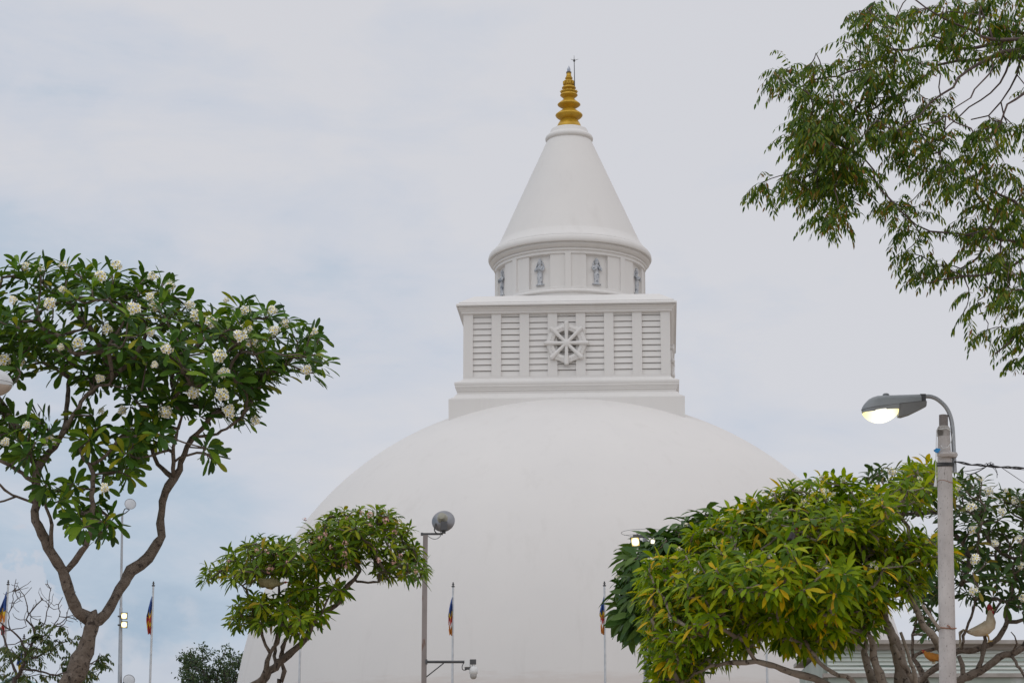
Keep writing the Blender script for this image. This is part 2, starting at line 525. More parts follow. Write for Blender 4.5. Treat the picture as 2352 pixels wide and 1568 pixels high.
PS = HW * 64.7 / 237.6
PW = HW * 22.0 / 237.6
for k in range(4):
    for i in range(8):
        s = (i - 3.5) * PS
        if i == 7:
            continue            # the next face's first pilaster turns the corner
        mb = MB()
        if i == 0:
            q = [(-HW, 0), (-HW + PW, 0), (-HW + PW, -0.245), (-HW + 0.245, -PW), (-HW, -PW)]
        else:
            q = [(s - PW / 2, 0), (s + PW / 2, 0), (s + PW / 2, -0.245), (s - PW / 2, -0.245)]
        mb.loft([[face(k, a, d, z) for a, d in q] for z in (ZF + 0.003, ZT + 0.01)])
        mb.build('pilaster', m_white, harm)
    for i in range(7):
        s0, s1 = (i - 3.5) * PS + PW / 2 - 0.004, (i - 2.5) * PS - PW / 2 + 0.004
        mb = MB()
        ns = 10.45
        h = (ZT - ZF) / ns
        for j in range(11):
            z0 = ZF + j * h + 0.012
            z1 = min(z0 + h - 0.022, ZT + 0.02)
            prof = [(-0.06, z0), (-0.06, z0 + 0.03), (-0.10, z1), (-0.19, z1), (-0.19, z0)]
            mb.loft([[face(k, s, d, z) for d, z in prof] for s in (s0, s1)])
        mb.build('louvre_panel', m_white, harm)
    # wheel with eight spokes
    mb = MB()
    zc = P(1301, 788.7, DY - HW)[2]
    px = M(1, DY - HW, 789)
    c = face(k, 0, 0, zc)
    out = rnorm(face(k, 0, 1, zc) - face(k, 0, 0, zc))
    sx = rnorm(face(k, 1, 0, zc) - face(k, 0, 0, zc))
    up = np.array([0, 0, 1.0])
    seg = 64
    rings = []
    for r, d in [(29.5, 0.0), (29.5, 0.075), (31, 0.095), (36, 0.105), (42, 0.095), (44, 0.07), (44, 0.0)]:
        ring = []
        for j in range(seg):
            a = j * 2 * math.pi / seg
            rr = r * px * (1 + (0.055 * abs(math.cos(4 * a)) if r > 40 else 0))
            ring.append(c + out * d + sx * rr * math.sin(a) + up * rr * math.cos(a))
        rings.append(ring)
    rings.append(rings[0])
    mb.loft(rings, (False, False))
    wheel = mb.build('wheel', m_white, harm, smooth=SHARP)
    for j in range(8):
        a = j * math.pi / 4
        dr = sx * math.sin(a) + up * math.cos(a)
        mb = MB()
        mb.tube([c + out * 0.10 + dr * px * q for q in (4, 20, 40, 46, 50, 52)], [px * q for q in (4.0, 4.2, 5.0, 5.6, 5.0, 2.2)], 10)
        mb.build('spoke', m_white, wheel, smooth=SHARP)
        # carved leaf marks between the spokes
        mb = MB()
        for da in (-0.16, 0.0, 0.16):
            a2 = a + math.pi / 8 + da
            d2 = sx * math.sin(a2) + up * math.cos(a2)
            t2 = np.cross(out, d2)
            mb.tube([c + out * 0.105 + d2 * px * 37 - t2 * px * 1.6, c + out * 0.122 + d2 * px * 37, c + out * 0.105 + d2 * px * 37 + t2 * px * 1.6], [px * 0.7, px * 1.3, px * 0.7], 6)
        mb.build('carved_leaf', m_white, wheel, smooth=SHARP)
    mb = MB()
    mb.lathe([(0.0, 0.19), (6 * px, 0.185), (8.5 * px, 0.16), (9 * px, 0.09)], c, 20, axis=out)
    mb.build('hub', m_white, wheel, smooth=SHARP)

# drum with recessed niches
RD, ZD1 = edge(172.3, 620)
ZD0 = HM(213, 677.8)[1] - 0.05
pcam = math.atan2(-DY, -DX)
zp1 = P(1304, 580.9, DY - RD)[2]
zfig0 = P(1240, 653.4, DY - RD * math.cos(math.radians(24)))[2]
zfig1 = P(1240, 591.5, DY - RD * math.cos(math.radians(24)))[2]
zp0 = zfig0 - 0.13
cents = [math.radians(-1.4 + 22.5 + 45 * k) for k in range(8)]
angs = set(np.round(np.arange(0, 360, 2.0), 4))
for c_ in cents:
    for hw in (20.3, 8.8):
        for s_ in (-1, 1):
            for e_ in (-0.06, 0.06):
                angs.add(round((math.degrees(c_) + s_ * hw + e_) % 360, 4))
angs = sorted(angs)
zl = [ZD0, zp0 - 0.012, zp0 + 0.012, zp0 + 0.10, zp0 + 0.10001, zp1 - 0.035, zp1 - 0.006, zp1 + 0.006, ZD1 + 0.02]


def depth(a, z):
    d = 0.0
    for c_ in cents:
        da = abs((math.radians(a) - c_ + math.pi) % (2 * math.pi) - math.pi)
        if z < zp1 and z > zp0:
            if da < math.radians(20.3):
                d = max(d, 0.05)
            if da < math.radians(8.8) and z < zp1 - 0.02:
                d = max(d, 0.16)
    return d


mb = MB()
mb.loft([[(DX + (RD - depth(a, z)) * math.cos(pcam + math.radians(a)), DY + (RD - depth(a, z)) * math.sin(pcam + math.radians(a)), z) for a in angs] for z in zl])
drum = mb.build('drum', m_white, stupa, smooth=math.radians(20))
mb = MB()
zr0 = P(1304, 671, DY - RD * 1.02)[2]
zr1 = P(1304, 662.5, DY - RD * 1.02)[2]
rr = (zr1 - zr0) / 2
mb.lathe([(RD - 0.01, ZD0 - 0.02), (RD * 1.015, ZD0 - 0.02), (RD * 1.015, zr0)] + [(RD * 1.015 + rr * 1.1 * math.sin(a), (zr0 + zr1) / 2 - rr * math.cos(a)) for a in np.linspace(0.3, math.pi, 10)]
         + [(RD - 0.01, zr1 + 0.02)], AX, 96)
mb.build('base_moulding', m_white, drum, smooth=SHARP)
mb = MB()
mb.lathe([(RD - 0.03, ZD1 - 0.01)] + [edge(a, b_) for a, b_ in [(175.4, 619.4), (175.8, 616.8), (173.6, 616.0), (173.6, 614.2), (177.2, 613.2), (180.5, 609.8), (183.2, 608.2), (183.6, 607.6), (180.4, 606.6), (180.4, 603.6), (186.4, 602.2),
          (187.6, 599.5), (187.2, 595.5), (186.0, 591.2), (184.2, 588.2), (182.2, 586.6), (180.6, 586.2), (180.2, 586.8), (176, 586.8), (150, 584)]], AX, 128)
mb.build('ring_cornice', m_white, drum, smooth=SHARP)

# standing figures in the niches
for c_ in cents:
    a = pcam + c_
    out = np.array([math.cos(a), math.sin(a), 0])
    sd = np.array([-math.sin(a), math.cos(a), 0])
    H = zfig1 - zfig0
    c = np.array([DX, DY, 0]) + out * (RD - 0.13)

    def q(s, d, z):
        return c + sd * s * H + out * d * H + np.array([0, 0, zfig0 + z * H])
    mb = MB()
    body = [(0.00, .17, .06), (.03, .17, .07), (.04, .12, .06), (.08, .085, .06), (.20, .095, .07), (.33, .105, .08), (.42, .10, .075), (.50, .085, .07), (.58, .105, .075), (.66, .125, .07), (.70, .10, .06),
            (.725, .05, .05), (.75, .05, .05), (.78, .07, .065), (.83, .075, .07), (.87, .075, .065), (.88, .09, .07), (.92, .065, .06), (.96, .04, .04), (.99, .012, .012)]
    rings = []
    for z, wx, wd in body:
        rings.append([q(wx * math.cos(t), wd * math.sin(t), z) for t in np.arange(16) * math.pi / 8])
    mb.loft(rings)
    for s_ in (-1, 1):
        mb.tube([q(.115 * s_, .02, .665), q(.165 * s_, .05, .575), q(.15 * s_, .09, .52), q(.06 * s_, .125, .575), q(.015 * s_, .13, .635)], [.042 * H, .038 * H, .035 * H, .028 * H, .016 * H], 8)
    fig = mb.build('niche_figure', m_figure, drum, smooth=math.radians(60))
    # hair and robe hang behind the shoulders
    mb = MB()
    for s_ in (-1, 1):
        mb.tube([q(.085 * s_, .0, .86), q(.125 * s_, -.02, .76), q(.16 * s_, -.03, .62)], [.022 * H, .03 * H, .014 * H], 6)
    mb.build('headdress_ribbon', m_figure, fig, smooth=math.radians(60))

mb = MB()
mb.lathe([edge(a, b_) for a, b_ in [(178.0, 587.5), (180.0, 585.4), (179.4, 584.2), (174.8, 579.6), (169.4, 573.4), (164.8, 567.2), (162.2, 563.6), (161.2, 562.0)]] + [edge(161.2 + (51.2 - 161.2) * t, 562.0 + (326.5 - 562.0) * t) for t in np.linspace(0.02, 1, 20)] + [edge(50, 325)], AX, 128)
mb.build('cone', m_white, stupa, smooth=SHARP)
mb = MB()
mb.lathe([edge(a, b_) for a, b_ in [(50.8, 326.8), (52.6, 325.6), (54.4, 323.2), (54.8, 320.8), (54.4, 318), (53, 315.6), (49, 312), (46.2, 310), (45.4, 308.6), (43.6, 304.5), (41.6, 300.8), (41.0, 299.6), (39.8, 298.9), (28, 297)]], AX, 96)
mb.build('cone_cap', m_white, stupa, smooth=SHARP)


def sp(lst):
    return [edge(a * .1484, 110.2 + b_ * .1484) for a, b_ in lst]


mb = MB()
mb.lathe(sp([(186, 1262), (190, 1236), (188, 1222), (176, 1190), (172, 1186), (160, 1160), (156, 1158), (140, 1134), (125, 1128), (122, 1118), (130, 1112), (170, 1092), (198, 1070), (209, 1055), (211, 1046), (204, 1034), (170, 1008),
             (130, 980), (104, 962), (92, 950), (88, 944), (95, 938), (130, 920), (160, 900), (176, 888), (178, 881), (170, 870), (140, 846), (110, 822), (90, 800), (84, 790), (82, 783), (100, 770), (124, 750), (136, 738), (134, 730), (122, 712), (110, 700),
             (98, 690), (88, 680), (78, 666), (80, 655), (96, 643), (108, 630), (110, 624), (104, 612), (88, 598), (72, 588), (70, 583), (84, 580), (84, 570), (60, 568), (58, 530), (78, 528), (82, 522), (76, 512), (56, 506), (44, 500), (44, 492), (54, 484), (60, 474), (58, 466), (46, 458),
             (42, 454), (45, 446), (45, 440), (38, 432), (36, 428), (38, 404), (38, 398)]), AX, 48)
spire = mb.build('spire', m_gold, stupa, smooth=math.radians(50))
mb = MB()
for j in range(12):
    a = j * math.pi / 6 + .2
    r0, z0 = sp([(76, 570)])[0]
    r1, z1 = sp([(76, 526)])[0]
    mb.tube([(DX + r0 * math.cos(a), DY + r0 * math.sin(a), z0), (DX + r1 * math.cos(a), DY + r1 * math.sin(a), z1)], .055, 6)
mb.build('spire_arcade', m_gold, spire)
mb = MB()
for j in range(14):
    a = j * 2 * math.pi / 14
    tn = np.array([-math.sin(a), math.cos(a), 0])
    rad = np.array([math.cos(a), math.sin(a), 0])
    rows = []
    for (rp, yp), wd in zip([(112, 702), (122, 690), (126, 680), (132, 672)], (0.09, 0.11, 0.07, 0.012)):
        r, z = sp([(rp, yp)])[0]
        pc = np.array([DX, DY, z]) + rad * r
        rows.append([pc - tn * wd, pc + rad * .03, pc + tn * wd, pc - rad * .03])
    mb.loft(rows)
mb.build('lotus_petals', m_gold, spire, smooth=SHARP)
mb = MB()
mb.lathe(sp([(37, 399), (40, 397), (41, 376), (34, 372), (24, 368)]), AX, 32)
mb.build('spire_collar', m_collar, spire, smooth=SHARP)
mb = MB()
mb.lathe(sp([(20, 372), (24, 365), (28, 345), (26, 325), (16, 302), (8, 285), (1, 275)]), AX, 8)
mb.build('crystal_pinnacle', m_crystal, spire)
# lightning conductor beside the spire
r_, zb = sp([(80, 585)])[0]
bx = P(1319.8, 197, DY)[0]
rod = empty('lightning_rod', (bx, DY - 0.1, zb), 'thin dark three pronged lightning rod beside the golden spire', 'lightning rod')
pz = P(1319, 141.5, DY)[2]
mb = MB()
mb.tube([(bx, DY - .1, zb - 0.3), (P(1318.7, 141.5, DY)[0], DY - .1, pz)], [.022, .016], 6)
mb.lathe([(.03, 0), (.045, .05), (.03, .1)], (P(1318.7, 141.5, DY)[0], DY - .1, pz - .05), 8)
mb.build('rod', m_dark, rod)
for tx, ty in ((1310.8, 136.2), (1318.6, 128.0), (1328.3, 136.2)):
    mb = MB()
    mb.tube([(P(1318.7, 141.5, DY)[0], DY - .1, pz), P(tx, ty, DY - .1)], [.014, .006], 5)
    mb.build('prong', m_dark, rod)

# ------------------------------------------------------------------ growing plants
class Skel:
    """branch skeleton: nodes with parent, radius given for traced limbs"""

    def __init__(s):
        s.p = []
        s.par = []
        s.r = []
        s.tip = []
        s.ok = []

    def add(s, p, par, r=0.0, ok=True):
        s.p.append(np.asarray(p, float))
        s.par.append(par)
        s.r.append(r)
        s.ok.append(ok)
        return len(s.p) - 1

    def limb(s, pts, step=0.08, start=None, ok=True, jit=0.0, rng=None):
        """pts rows x,y,z,r; joins the nearest existing node when start is 'near'"""
        pts = np.asarray(pts, float)
        par = -1
        if start == 'near' and s.p:
            d = np.linalg.norm(np.array(s.p) - pts[0, :3], axis=1)
            par = int(np.argmin(d))
            pts = np.vstack([np.append(s.p[par], pts[0, 3]), pts]) if d[par] > step * .6 else np.vstack([np.append(s.p[par], pts[0, 3]), pts[1:]])
        cm = catmull(pts, step)
        first = par >= 0
        for i, q in enumerate(cm):
            if first and i == 0:
                continue
            q = q.copy()
            if jit and rng is not None and 0 < i < len(cm) - 1:
                q[:3] += rng.normal(0, jit, 3)
            par = s.add(q[:3], par, max(q[3], 0.002), ok)
        return par

    def grow(s, targets, axes, rng, step=0.1, tipr=0.01, updown=0.8, wander=0.02, power=0.42, maxr=None):
        order = np.argsort([min(np.linalg.norm(np.array(s.p) - t, axis=1)) for t in targets])
        tips = {}
        for oi in order:
            T = targets[oi]
            A = np.array(s.p)
            v = T - A
            d = np.linalg.norm(v, axis=1) + 1e-6
            cost = d * (1 + updown * np.maximum(0, -v[:, 2] / d)) + np.where(np.array(s.ok), 0, 1e6)
            # a branch should not turn straight back
            k = int(np.argmin(cost))
            p0 = A[k]
            L = np.linalg.norm(T - p0)
            if L < 1e-4:
                tips[oi] = k
                continue
            pd = rnorm(p0 - A[s.par[k]]) if s.par[k] >= 0 else np.array([0, 0, 1.0])
            p1 = p0 + (pd * .5 + rnorm(T - p0) * .5) * L * .35
            p2 = T - axes[oi] * L * .33
            n = max(2, int(L / step))
            par = k
            for t in np.linspace(0, 1, n + 1)[1:]:
                q = (1 - t) ** 3 * p0 + 3 * (1 - t) ** 2 * t * p1 + 3 * (1 - t) * t * t * p2 + t ** 3 * T
                if t < 1:
                    q = q + rng.normal(0, wander, 3) * min(1, L)
                par = s.add(q, par, 0.0)
            tips[oi] = par
        n = len(s.p)
        cnt = np.zeros(n)
        for k in tips.values():
            cnt[k] += 1
        for i in range(n - 1, -1, -1):
            if s.par[i] >= 0:
                cnt[s.par[i]] += cnt[i]
        for i in range(n):
            if s.r[i] == 0.0:
                s.r[i] = tipr * max(cnt[i], 1) ** power
                if maxr:
                    s.r[i] = min(s.r[i], maxr)
        for i in range(n):       # never thicker than what carries it
            if s.par[i] >= 0:
                s.r[i] = min(s.r[i], s.r[s.par[i]] * 1.15)
        return tips

    def mesh(s, mb, sides=(5, 7, 10), lump=0.0, rng=None):
        n = len(s.p)
        ch = [[] for _ in range(n)]
        for i, p in enumerate(s.par):
            if p >= 0:
                ch[p].append(i)
        starts = [(i, None) for i in range(n) if s.par[i] < 0]
        while starts:
            i, par = starts.pop()
            pts, rad = [], []
            if par is not None:
                pts.append(s.p[par])
                rad.append(min(s.r[i] * 1.1, s.r[par]))
            while True:
                pts.append(s.p[i])
                rad.append(s.r[i])
                if not ch[i]:
                    break
                c = sorted(ch[i], key=lambda k: -s.r[k])
                for k in c[1:]:
                    starts.append((k, i))
                i = c[0]
            if len(pts) < 2:
                continue
            R = max(rad)
            sd = sides[2] if R > 0.05 else sides[1] if R > 0.02 else sides[0]
            mb.tube(pts, rad, sd, lump=lump if R > 0.012 else 0, rng=rng)


def inpoly(x, y, poly):
    r = False
    j = len(poly) - 1
    for i in range(len(poly)):
        xi, yi = poly[i]
        xj, yj = poly[j]
        if (yi > y) != (yj > y) and x < (xj - xi) * (y - yi) / (yj - yi) + xi:
            r = not r
        j = i
    return r


def scatter(n, region, rng, Y, depth, mind, clump=None):
    """points spread through a leafy volume: region(x,y) gives how deep inside the outline (0 = outside)"""
    (x0, x1, y0, y1), fn = region
    out = []
    tries = 0
    while len(out) < n and tries < n * 60:
        tries += 1
        x, y = rng.uniform(x0, x1), rng.uniform(y0, y1)
        k = fn(x, y)
        if k <= 0:
            continue
        yy = Y + rng.uniform(-1, 1) * depth * min(1, k)
        p = P(x, y, yy)
        if clump and math.sin(clump * p[0] + 1.3) * math.sin(clump * .9 * p[1] + .7) + .6 * math.sin(clump * 1.1 * p[2] + 2.1 + p[0]) < -.42:
            continue
        if out and np.min(np.linalg.norm(np.array(out) - p, axis=1)) < mind:
            continue
        out.append(p)
    return out


def blobs(lst):
    """union of seen ellipses (cx,cy,rx,ry[,weight])"""
    x0 = min(b[0] - b[2] for b in lst)
    x1 = max(b[0] + b[2] for b in lst)
    y0 = min(b[1] - b[3] for b in lst)
    y1 = max(b[1] + b[3] for b in lst)

    def fn(x, y):
        k = 0
        for b_ in lst:
            d = ((x - b_[0]) / b_[2]) ** 2 + ((y - b_[1]) / b_[3]) ** 2
            if d < 1:
                k = max(k, math.sqrt(1 - d))
        return k
    return (x0, x1, y0, y1), fn


WA = [(0, .10), (.15, .30), (.4, .72), (.65, 1.0), (.85, .86), (.95, .5), (1, .12)]     # rounded tip
WC = [(0, .10), (.15, .42), (.38, .86), (.6, 1.0), (.8, .68), (.93, .28), (1, .02)]     # pointed tip


def rosette(mb, p, ax, rng, n, L, W, prof, droop=0.5, spread=(35, 105), fold=0.25):
    """whorl of leaves round a branch end"""
    ax = rnorm(ax)
    ref = np.array([0, 0, 1.0]) if abs(ax[2]) < 0.9 else np.array([1.0, 0, 0])
    a = rnorm(np.cross(ax, ref))
    b_ = np.cross(ax, a)
    ph = rng.uniform(0, 6.28)
    for i in range(n):
        f = (i + 0.5) / n
        th = math.radians(spread[0] + (spread[1] - spread[0]) * f + rng.normal(0, 9))
        az = ph + i * 2.39996 + rng.normal(0, 0.15)
        rad = a * math.cos(az) + b_ * math.sin(az)
        d = ax * math.cos(th) + rad * math.sin(th)
        l = L * (0.62 + 0.5 * math.sin(math.pi * min(1, f * .8 + .2))) * rng.uniform(0.8, 1.12)
        wd = W * l / L * rng.uniform(0.85, 1.15) * .5
        sv = rnorm(np.cross(d, ax) + 1e-4 * a)
        roll = rng.normal(0, 0.25)
        nv = np.cross(sv, d)
        sv = rnorm(sv * math.cos(roll) + nv * math.sin(roll))
        q = p - ax * (f * 0.25 * L) + d * 0.02
        dr = droop * rng.uniform(0.5, 1.5)
        vs = []
        lt = 0
        for t, wv in prof:
            dd = rnorm(d + np.array([0, 0, -1.0]) * dr * t)
            q = q + dd * (t - lt) * l
            lt = t
            nn = np.cross(sv, dd)
            vs += [q - sv * wd * wv + nn * wd * wv * fold, q, q + sv * wd * wv + nn * wd * wv * fold]
        fs = []
        for r in range(len(prof) - 1):
            o = r * 3
            fs += [(o, o + 1, o + 4, o + 3), (o + 1, o + 2, o + 5, o + 4)]
        mb.add(vs, fs)


def cluster_mesh(name, rng, nfl, R, fr, mats, bud=4):
    """domed head of five-petalled flowers, local +Z outwards"""
    mb = MB()
    for i in range(nfl):
        th = math.acos(1 - (i + .5) / nfl * 1.05)
        az = i * 2.39996
        d = np.array([math.sin(th) * math.cos(az), math.sin(th) * math.sin(az), math.cos(th)])
        c = d * R * rng.uniform(0.7, 1.25)
        ref = np.array([0, 0, 1.0]) if abs(d[2]) < .9 else np.array([1.0, 0, 0])
        d2 = rnorm(d + rng.normal(0, .25, 3))
        a = rnorm(np.cross(d2, ref))
        b_ = np.cross(d2, a)
        ph = rng.uniform(0, 6)
        for k in range(5):
            t = ph + k * 1.2566
            u = a * math.cos(t) + b_ * math.sin(t)
            s_ = -a * math.sin(t) + b_ * math.cos(t)
            f = fr * rng.uniform(.9, 1.1)
            mb.add([c, c + u * f * .45 - s_ * f * .30 + d2 * f * .18, c + u * f * .85 - s_ * f * .26 + d2 * f * .24, c + u * f + s_ * f * .05 + d2 * f * .18,
                    c + u * f * .75 + s_ * f * .34 + d2 * f * .10, c + u * f * .4 + s_ * f * .26 + d2 * f * .12],
                   [(0, 1, 2, 3), (0, 3, 4, 5)], 0)
        h = [c + d2 * f * .23 + (a * math.cos(t) + b_ * math.sin(t)) * f * .34 for t in np.arange(6) * 1.0472]
        mb.add([c + d2 * f * .16] + h, [(0, 1 + j, 1 + (j + 1) % 6) for j in range(6)], 1)
    for i in range(bud):
        d = rnorm(rng.normal(0, 1, 3) + np.array([0, 0, .8]))
        mb.tube([d * R * .3, d * R, d * R * 1.25], [fr * .06, fr * .14, fr * .03], 5, mi=0)
    # stalk
    mb.tube([(0, 0, -R * 1.6), (0, 0, 0), (0, 0, R * .4)], [R * .10, R * .12, R * .05], 5, mi=2)
    return mb


def place(objs_proto, name, parent, pos, axis, scale, rng):
    """linked copy of a flower head, child of parent"""
    o = objs_proto.copy()
    o.name = name
    col.objects.link(o)
    o.parent = parent
    q = Vector(axis).to_track_quat('Z', 'Y') @ Matrix.Rotation(rng.uniform(0, 6.28), 3, 'Z').to_quaternion()
    m = Matrix.Translation(Vector(pos)) @ q.to_matrix().to_4x4() @ Matrix.Scale(scale, 4)
    o.matrix_basis = parent_world(parent).inverted() @ m
    return o


def frangipani(name, label, base, limbs, outline, Y, depth, n, mind, leaf, bark, rng, L, W, prof, nl=(9, 14), flowers=(), fmats=None, fset=(12, .05, .03), group=None,
               cy=None, clump=None, up=0.8, tipr=0.0085, droop=0.5, spread=(35, 105), extra=(), lump=0.15, jit=0.008):
    root = empty(name, base, label, 'tree', group)
    sk = Skel()
    for lb in limbs:
        st = 'near' if sk.p else None
        sk.limb(lb, 0.07, st, jit=jit, rng=rng)
    pts = list(scatter(n, outline, rng, Y, depth, mind, clump)) + list(extra)
    cen = np.mean(pts, axis=0)
    axes = []
    for p in pts:
        o = (p - cen)
        o[2] *= 1.2
        axes.append(rnorm(rnorm(o) * 0.75 + np.array([0, 0, up]) + rng.normal(0, .22, 3)))
    sk.grow(pts, axes, rng, 0.09, tipr, wander=0.02, power=0.36, maxr=0.030)
    mb = MB()
    sk.mesh(mb, lump=lump, rng=rng)
    tr = mb.build('trunk', bark, root, smooth=3.14)
    mb = MB()
    for p, a in zip(pts, axes):
        rosette(mb, p, a, rng, int(rng.integers(nl[0], nl[1] + 1)), L * rng.uniform(.82, 1.15), W, prof, droop, spread)
    cr = mb.build('crown', leaf, root, smooth=3.14)
    protos = []
    if flowers:
        for _ in range(3):
            pm = cluster_mesh('flower_cluster', rng, fset[0], fset[1], fset[2], fmats)
            o = pm.build('flower_cluster', [fmats[0], fmats[1], leaf], None, (0, 0, 0), smooth=None)
            protos.append(o)
        arr = np.array(pts)
        for x, y, sc_ in flowers:
            # front side of the crown at that place
            dirs = P(x, y, Y)
            k = outline[1](x, y)
            yy = Y - depth * max(0.15, min(1, k)) * rng.uniform(.55, .95) - 0.1
            p = P(x, y, yy)
            ax = rnorm(rnorm(p - cen) * .35 + np.array([0, -0.75, .38]) + rng.normal(0, .15, 3))
            place(protos[int(rng.integers(3))], 'flower_cluster', cr, p, ax, sc_, rng)
        for o in protos:
            bpy.data.objects.remove(o)
    return root, sk, pts


def L4(rows, Y, dy=None):
    """traced limb rows (px,py,width_px[,dY]) to world rows x,y,z,r"""
    out = []
    for q in rows:
        yy = Y + (q[3] if len(q) > 3 else 0)
        out.append(np.append(P(q[0], q[1], yy), M(q[2], yy, q[1]) / 2))
    return out


# ------------------------------------------------------------------ tall white-flowered frangipani (left)
rng = np.random.default_rng(11)
YA = 24.0
base = P(150, 1568, YA)
gA = np.array([base[0] - 0.15, YA, 0.0])
trunkA = [np.append(gA, .17), np.append(gA + [0.02, 0, .9], .14), np.append(gA + [0.05, 0, 1.9], .125)] + L4(
    [(150, 1600, 47), (168, 1564, 47), (188, 1512, 45), (204, 1461, 34), (210, 1428, 33), (208, 1412, 36)], YA)
limbsA = [trunkA,
          L4([(203, 1421, 32), (180, 1404, 28, -.05), (161, 1370, 26, -.1), (151, 1327, 26, -.15), (121, 1276, 23, -.2), (101, 1239, 23, -.25), (84, 1192, 20, -.3), (82, 1142, 20, -.3), (84, 1092, 22, -.3), (84, 1071, 22, -.3), (102, 1050, 17, -.25),
              (141, 998, 13, -.2), (151, 955, 12, -.1), (155, 920, 11, 0), (158, 867, 9, .1)], YA),
          L4([(215, 1421, 30), (242, 1411, 26, .1), (266, 1374, 23, .15), (282, 1337, 23, .2), (303, 1310, 26, .25), (336, 1280, 25, .3), (363, 1246, 21, .3), (368, 1203, 18, .3), (373, 1152, 17, .25), (387, 1115, 19, .2), (400, 1098, 17, .2)], YA),
          L4([(391, 1100, 13, .2), (373, 1078, 11, .25), (352, 1043, 10, .3), (341, 1008, 9, .35), (345, 977, 8, .4)], YA),
          L4([(398, 1096, 12, .2), (400, 1075, 10, .1), (397, 1026, 9, 0), (408, 984, 8, -.1), (418, 955, 7, -.15)], YA),
          L4([(405, 1098, 15, .2), (413, 1078, 14, .2), (422, 1043, 14, .15), (439, 1008, 13, .1), (467, 980, 11, 0), (490, 950, 9, -.1)], YA),
          L4([(440, 1006, 8, .1), (485, 998, 7, 0), (520, 985, 6, -.2)], YA),
          L4([(392, 1034, 7, .1), (350, 1046, 6, .0), (318, 1052, 6, -.1)], YA),
          L4([(156, 1306, 16, -.15), (172, 1285, 14, -.2), (188, 1266, 13, -.25), (208, 1216, 13, -.3), (212, 1159, 12, -.35), (215, 1092, 11, -.4), (208, 1068, 10, -.4), (192, 1051, 8, -.4), (183, 1030, 7, -.4)], YA),
          L4([(209, 1068, 8, -.4), (235, 1055, 8, -.35), (274, 1008, 7, -.3), (295, 984, 6, -.25)], YA),
          L4([(104, 1048, 14, -.25), (150, 985, 12, -.35), (197, 910, 9, -.45), (225, 885, 7, -.5)], YA),
          L4([(82, 1080, 17, -.3), (70, 1050, 15, -.15), (35, 973, 14, .1), (8, 930, 12, .2), (-40, 860, 9, .3)], YA),
          L4([(80, 1110, 12, -.3), (48, 1088, 9, -.4), (21, 1070, 8, -.5), (-25, 1055, 7, -.6)], YA),
          L4([(80, 1156, 8, -.3), (64, 1152, 7, -.35), (37, 1142, 6, -.4), (0, 1112, 6, -.5), (-40, 1090, 5, -.5)], YA),
          L4([(40, 1147, 6, -.4), (10, 1152, 5, -.45), (-30, 1154, 5, -.5)], YA),
          L4([(117, 1262, 12, -.22), (117, 1236, 10, -.3), (118, 1203, 9, -.35), (104, 1142, 7, -.4)], YA)]
polyA = [(-60, 640), (20, 620), (50, 603), (110, 603), (160, 612), (225, 598), (275, 618), (350, 640), (395, 660), (425, 695), (480, 712), (545, 702), (600, 698), (645, 715), (672, 745), (688, 790), (672, 840), (640, 872), (600, 880), (585, 930), (570, 985),
         (520, 985), (470, 960), (420, 945), (360, 975), (300, 955), (280, 900), (230, 905), (180, 870), (120, 850), (60, 830), (-60, 850)]


def regA(x, y):
    if inpoly(x, y, polyA):
        # thickness from the distance to the outline
        d = 1e9
        for (ax_, ay_), (bx_, by_) in zip(polyA, polyA[1:] + polyA[:1]):
            t = max(0, min(1, ((x - ax_) * (bx_ - ax_) + (y - ay_) * (by_ - ay_)) / ((bx_ - ax_) ** 2 + (by_ - ay_) ** 2)))
            d = min(d, math.hypot(x - ax_ - t * (bx_ - ax_), y - ay_ - t * (by_ - ay_)))
        return min(1, 0.25 + d / 110.0)
    return blobsA(x, y)


_, blobsA = blobs([(712, 812, 34, 52), (60, 1005, 60, 55), (135, 1135, 50, 34), (212, 1195, 50, 36), (200, 985, 36, 50), (295, 1055, 45, 48), (20, 830, 40, 44), (470, 1045, 30, 22), (-20, 960, 50, 60), (345, 995, 55, 40), (245, 1110, 20, 25)])
flA = [(88, 622, 1), (60, 612, .7), (145, 612, .8), (115, 697, .9), (230, 638, 1.1), (268, 612, .9), (307, 710, 1.05), (355, 704, 1), (345, 683, .8), (143, 667, .7), (247, 757, .9), (180, 790, 1.05), (140, 798, .6), (345, 763, .8), (383, 802, .9), (450, 727, 1.1),
       (485, 740, 1.0), (435, 702, .8), (565, 715, .9), (625, 715, .9), (552, 772, 1.0), (578, 787, 1.1), (566, 755, .9), (630, 760, .9), (652, 742, .8), (718, 765, .9), (703, 850, .85), (503, 818, 1), (515, 858, .95), (443, 903, 1), (510, 906, 1), (380, 947, 1.05),
       (525, 945, 1), (585, 967, .8), (115, 1010, 1.1), (230, 870, .7), (10, 828, 1.1), (47, 832, .9), (233, 945, .6), (281, 942, .7), (62, 977, .6), (13, 1015, .7), (240, 1120, .7), (355, 838, .6), (350, 637, .8), (392, 657, .9), (30, 690, .7), (520, 690, .5)]
rootA, skA, ptsA = frangipani('frangipani_tree', 'tall forked frangipani with round dark leaves and white yellow-hearted flowers, beside the left lamp post', gA, limbsA,
                              ((-60, 765, 595, 1235), regA), YA, 1.2, 385, 0.12, m_leafA, m_bark, rng, 0.20, 0.062, WA, (9, 13), flA, (m_petal, m_heart), (14, .049, .031))

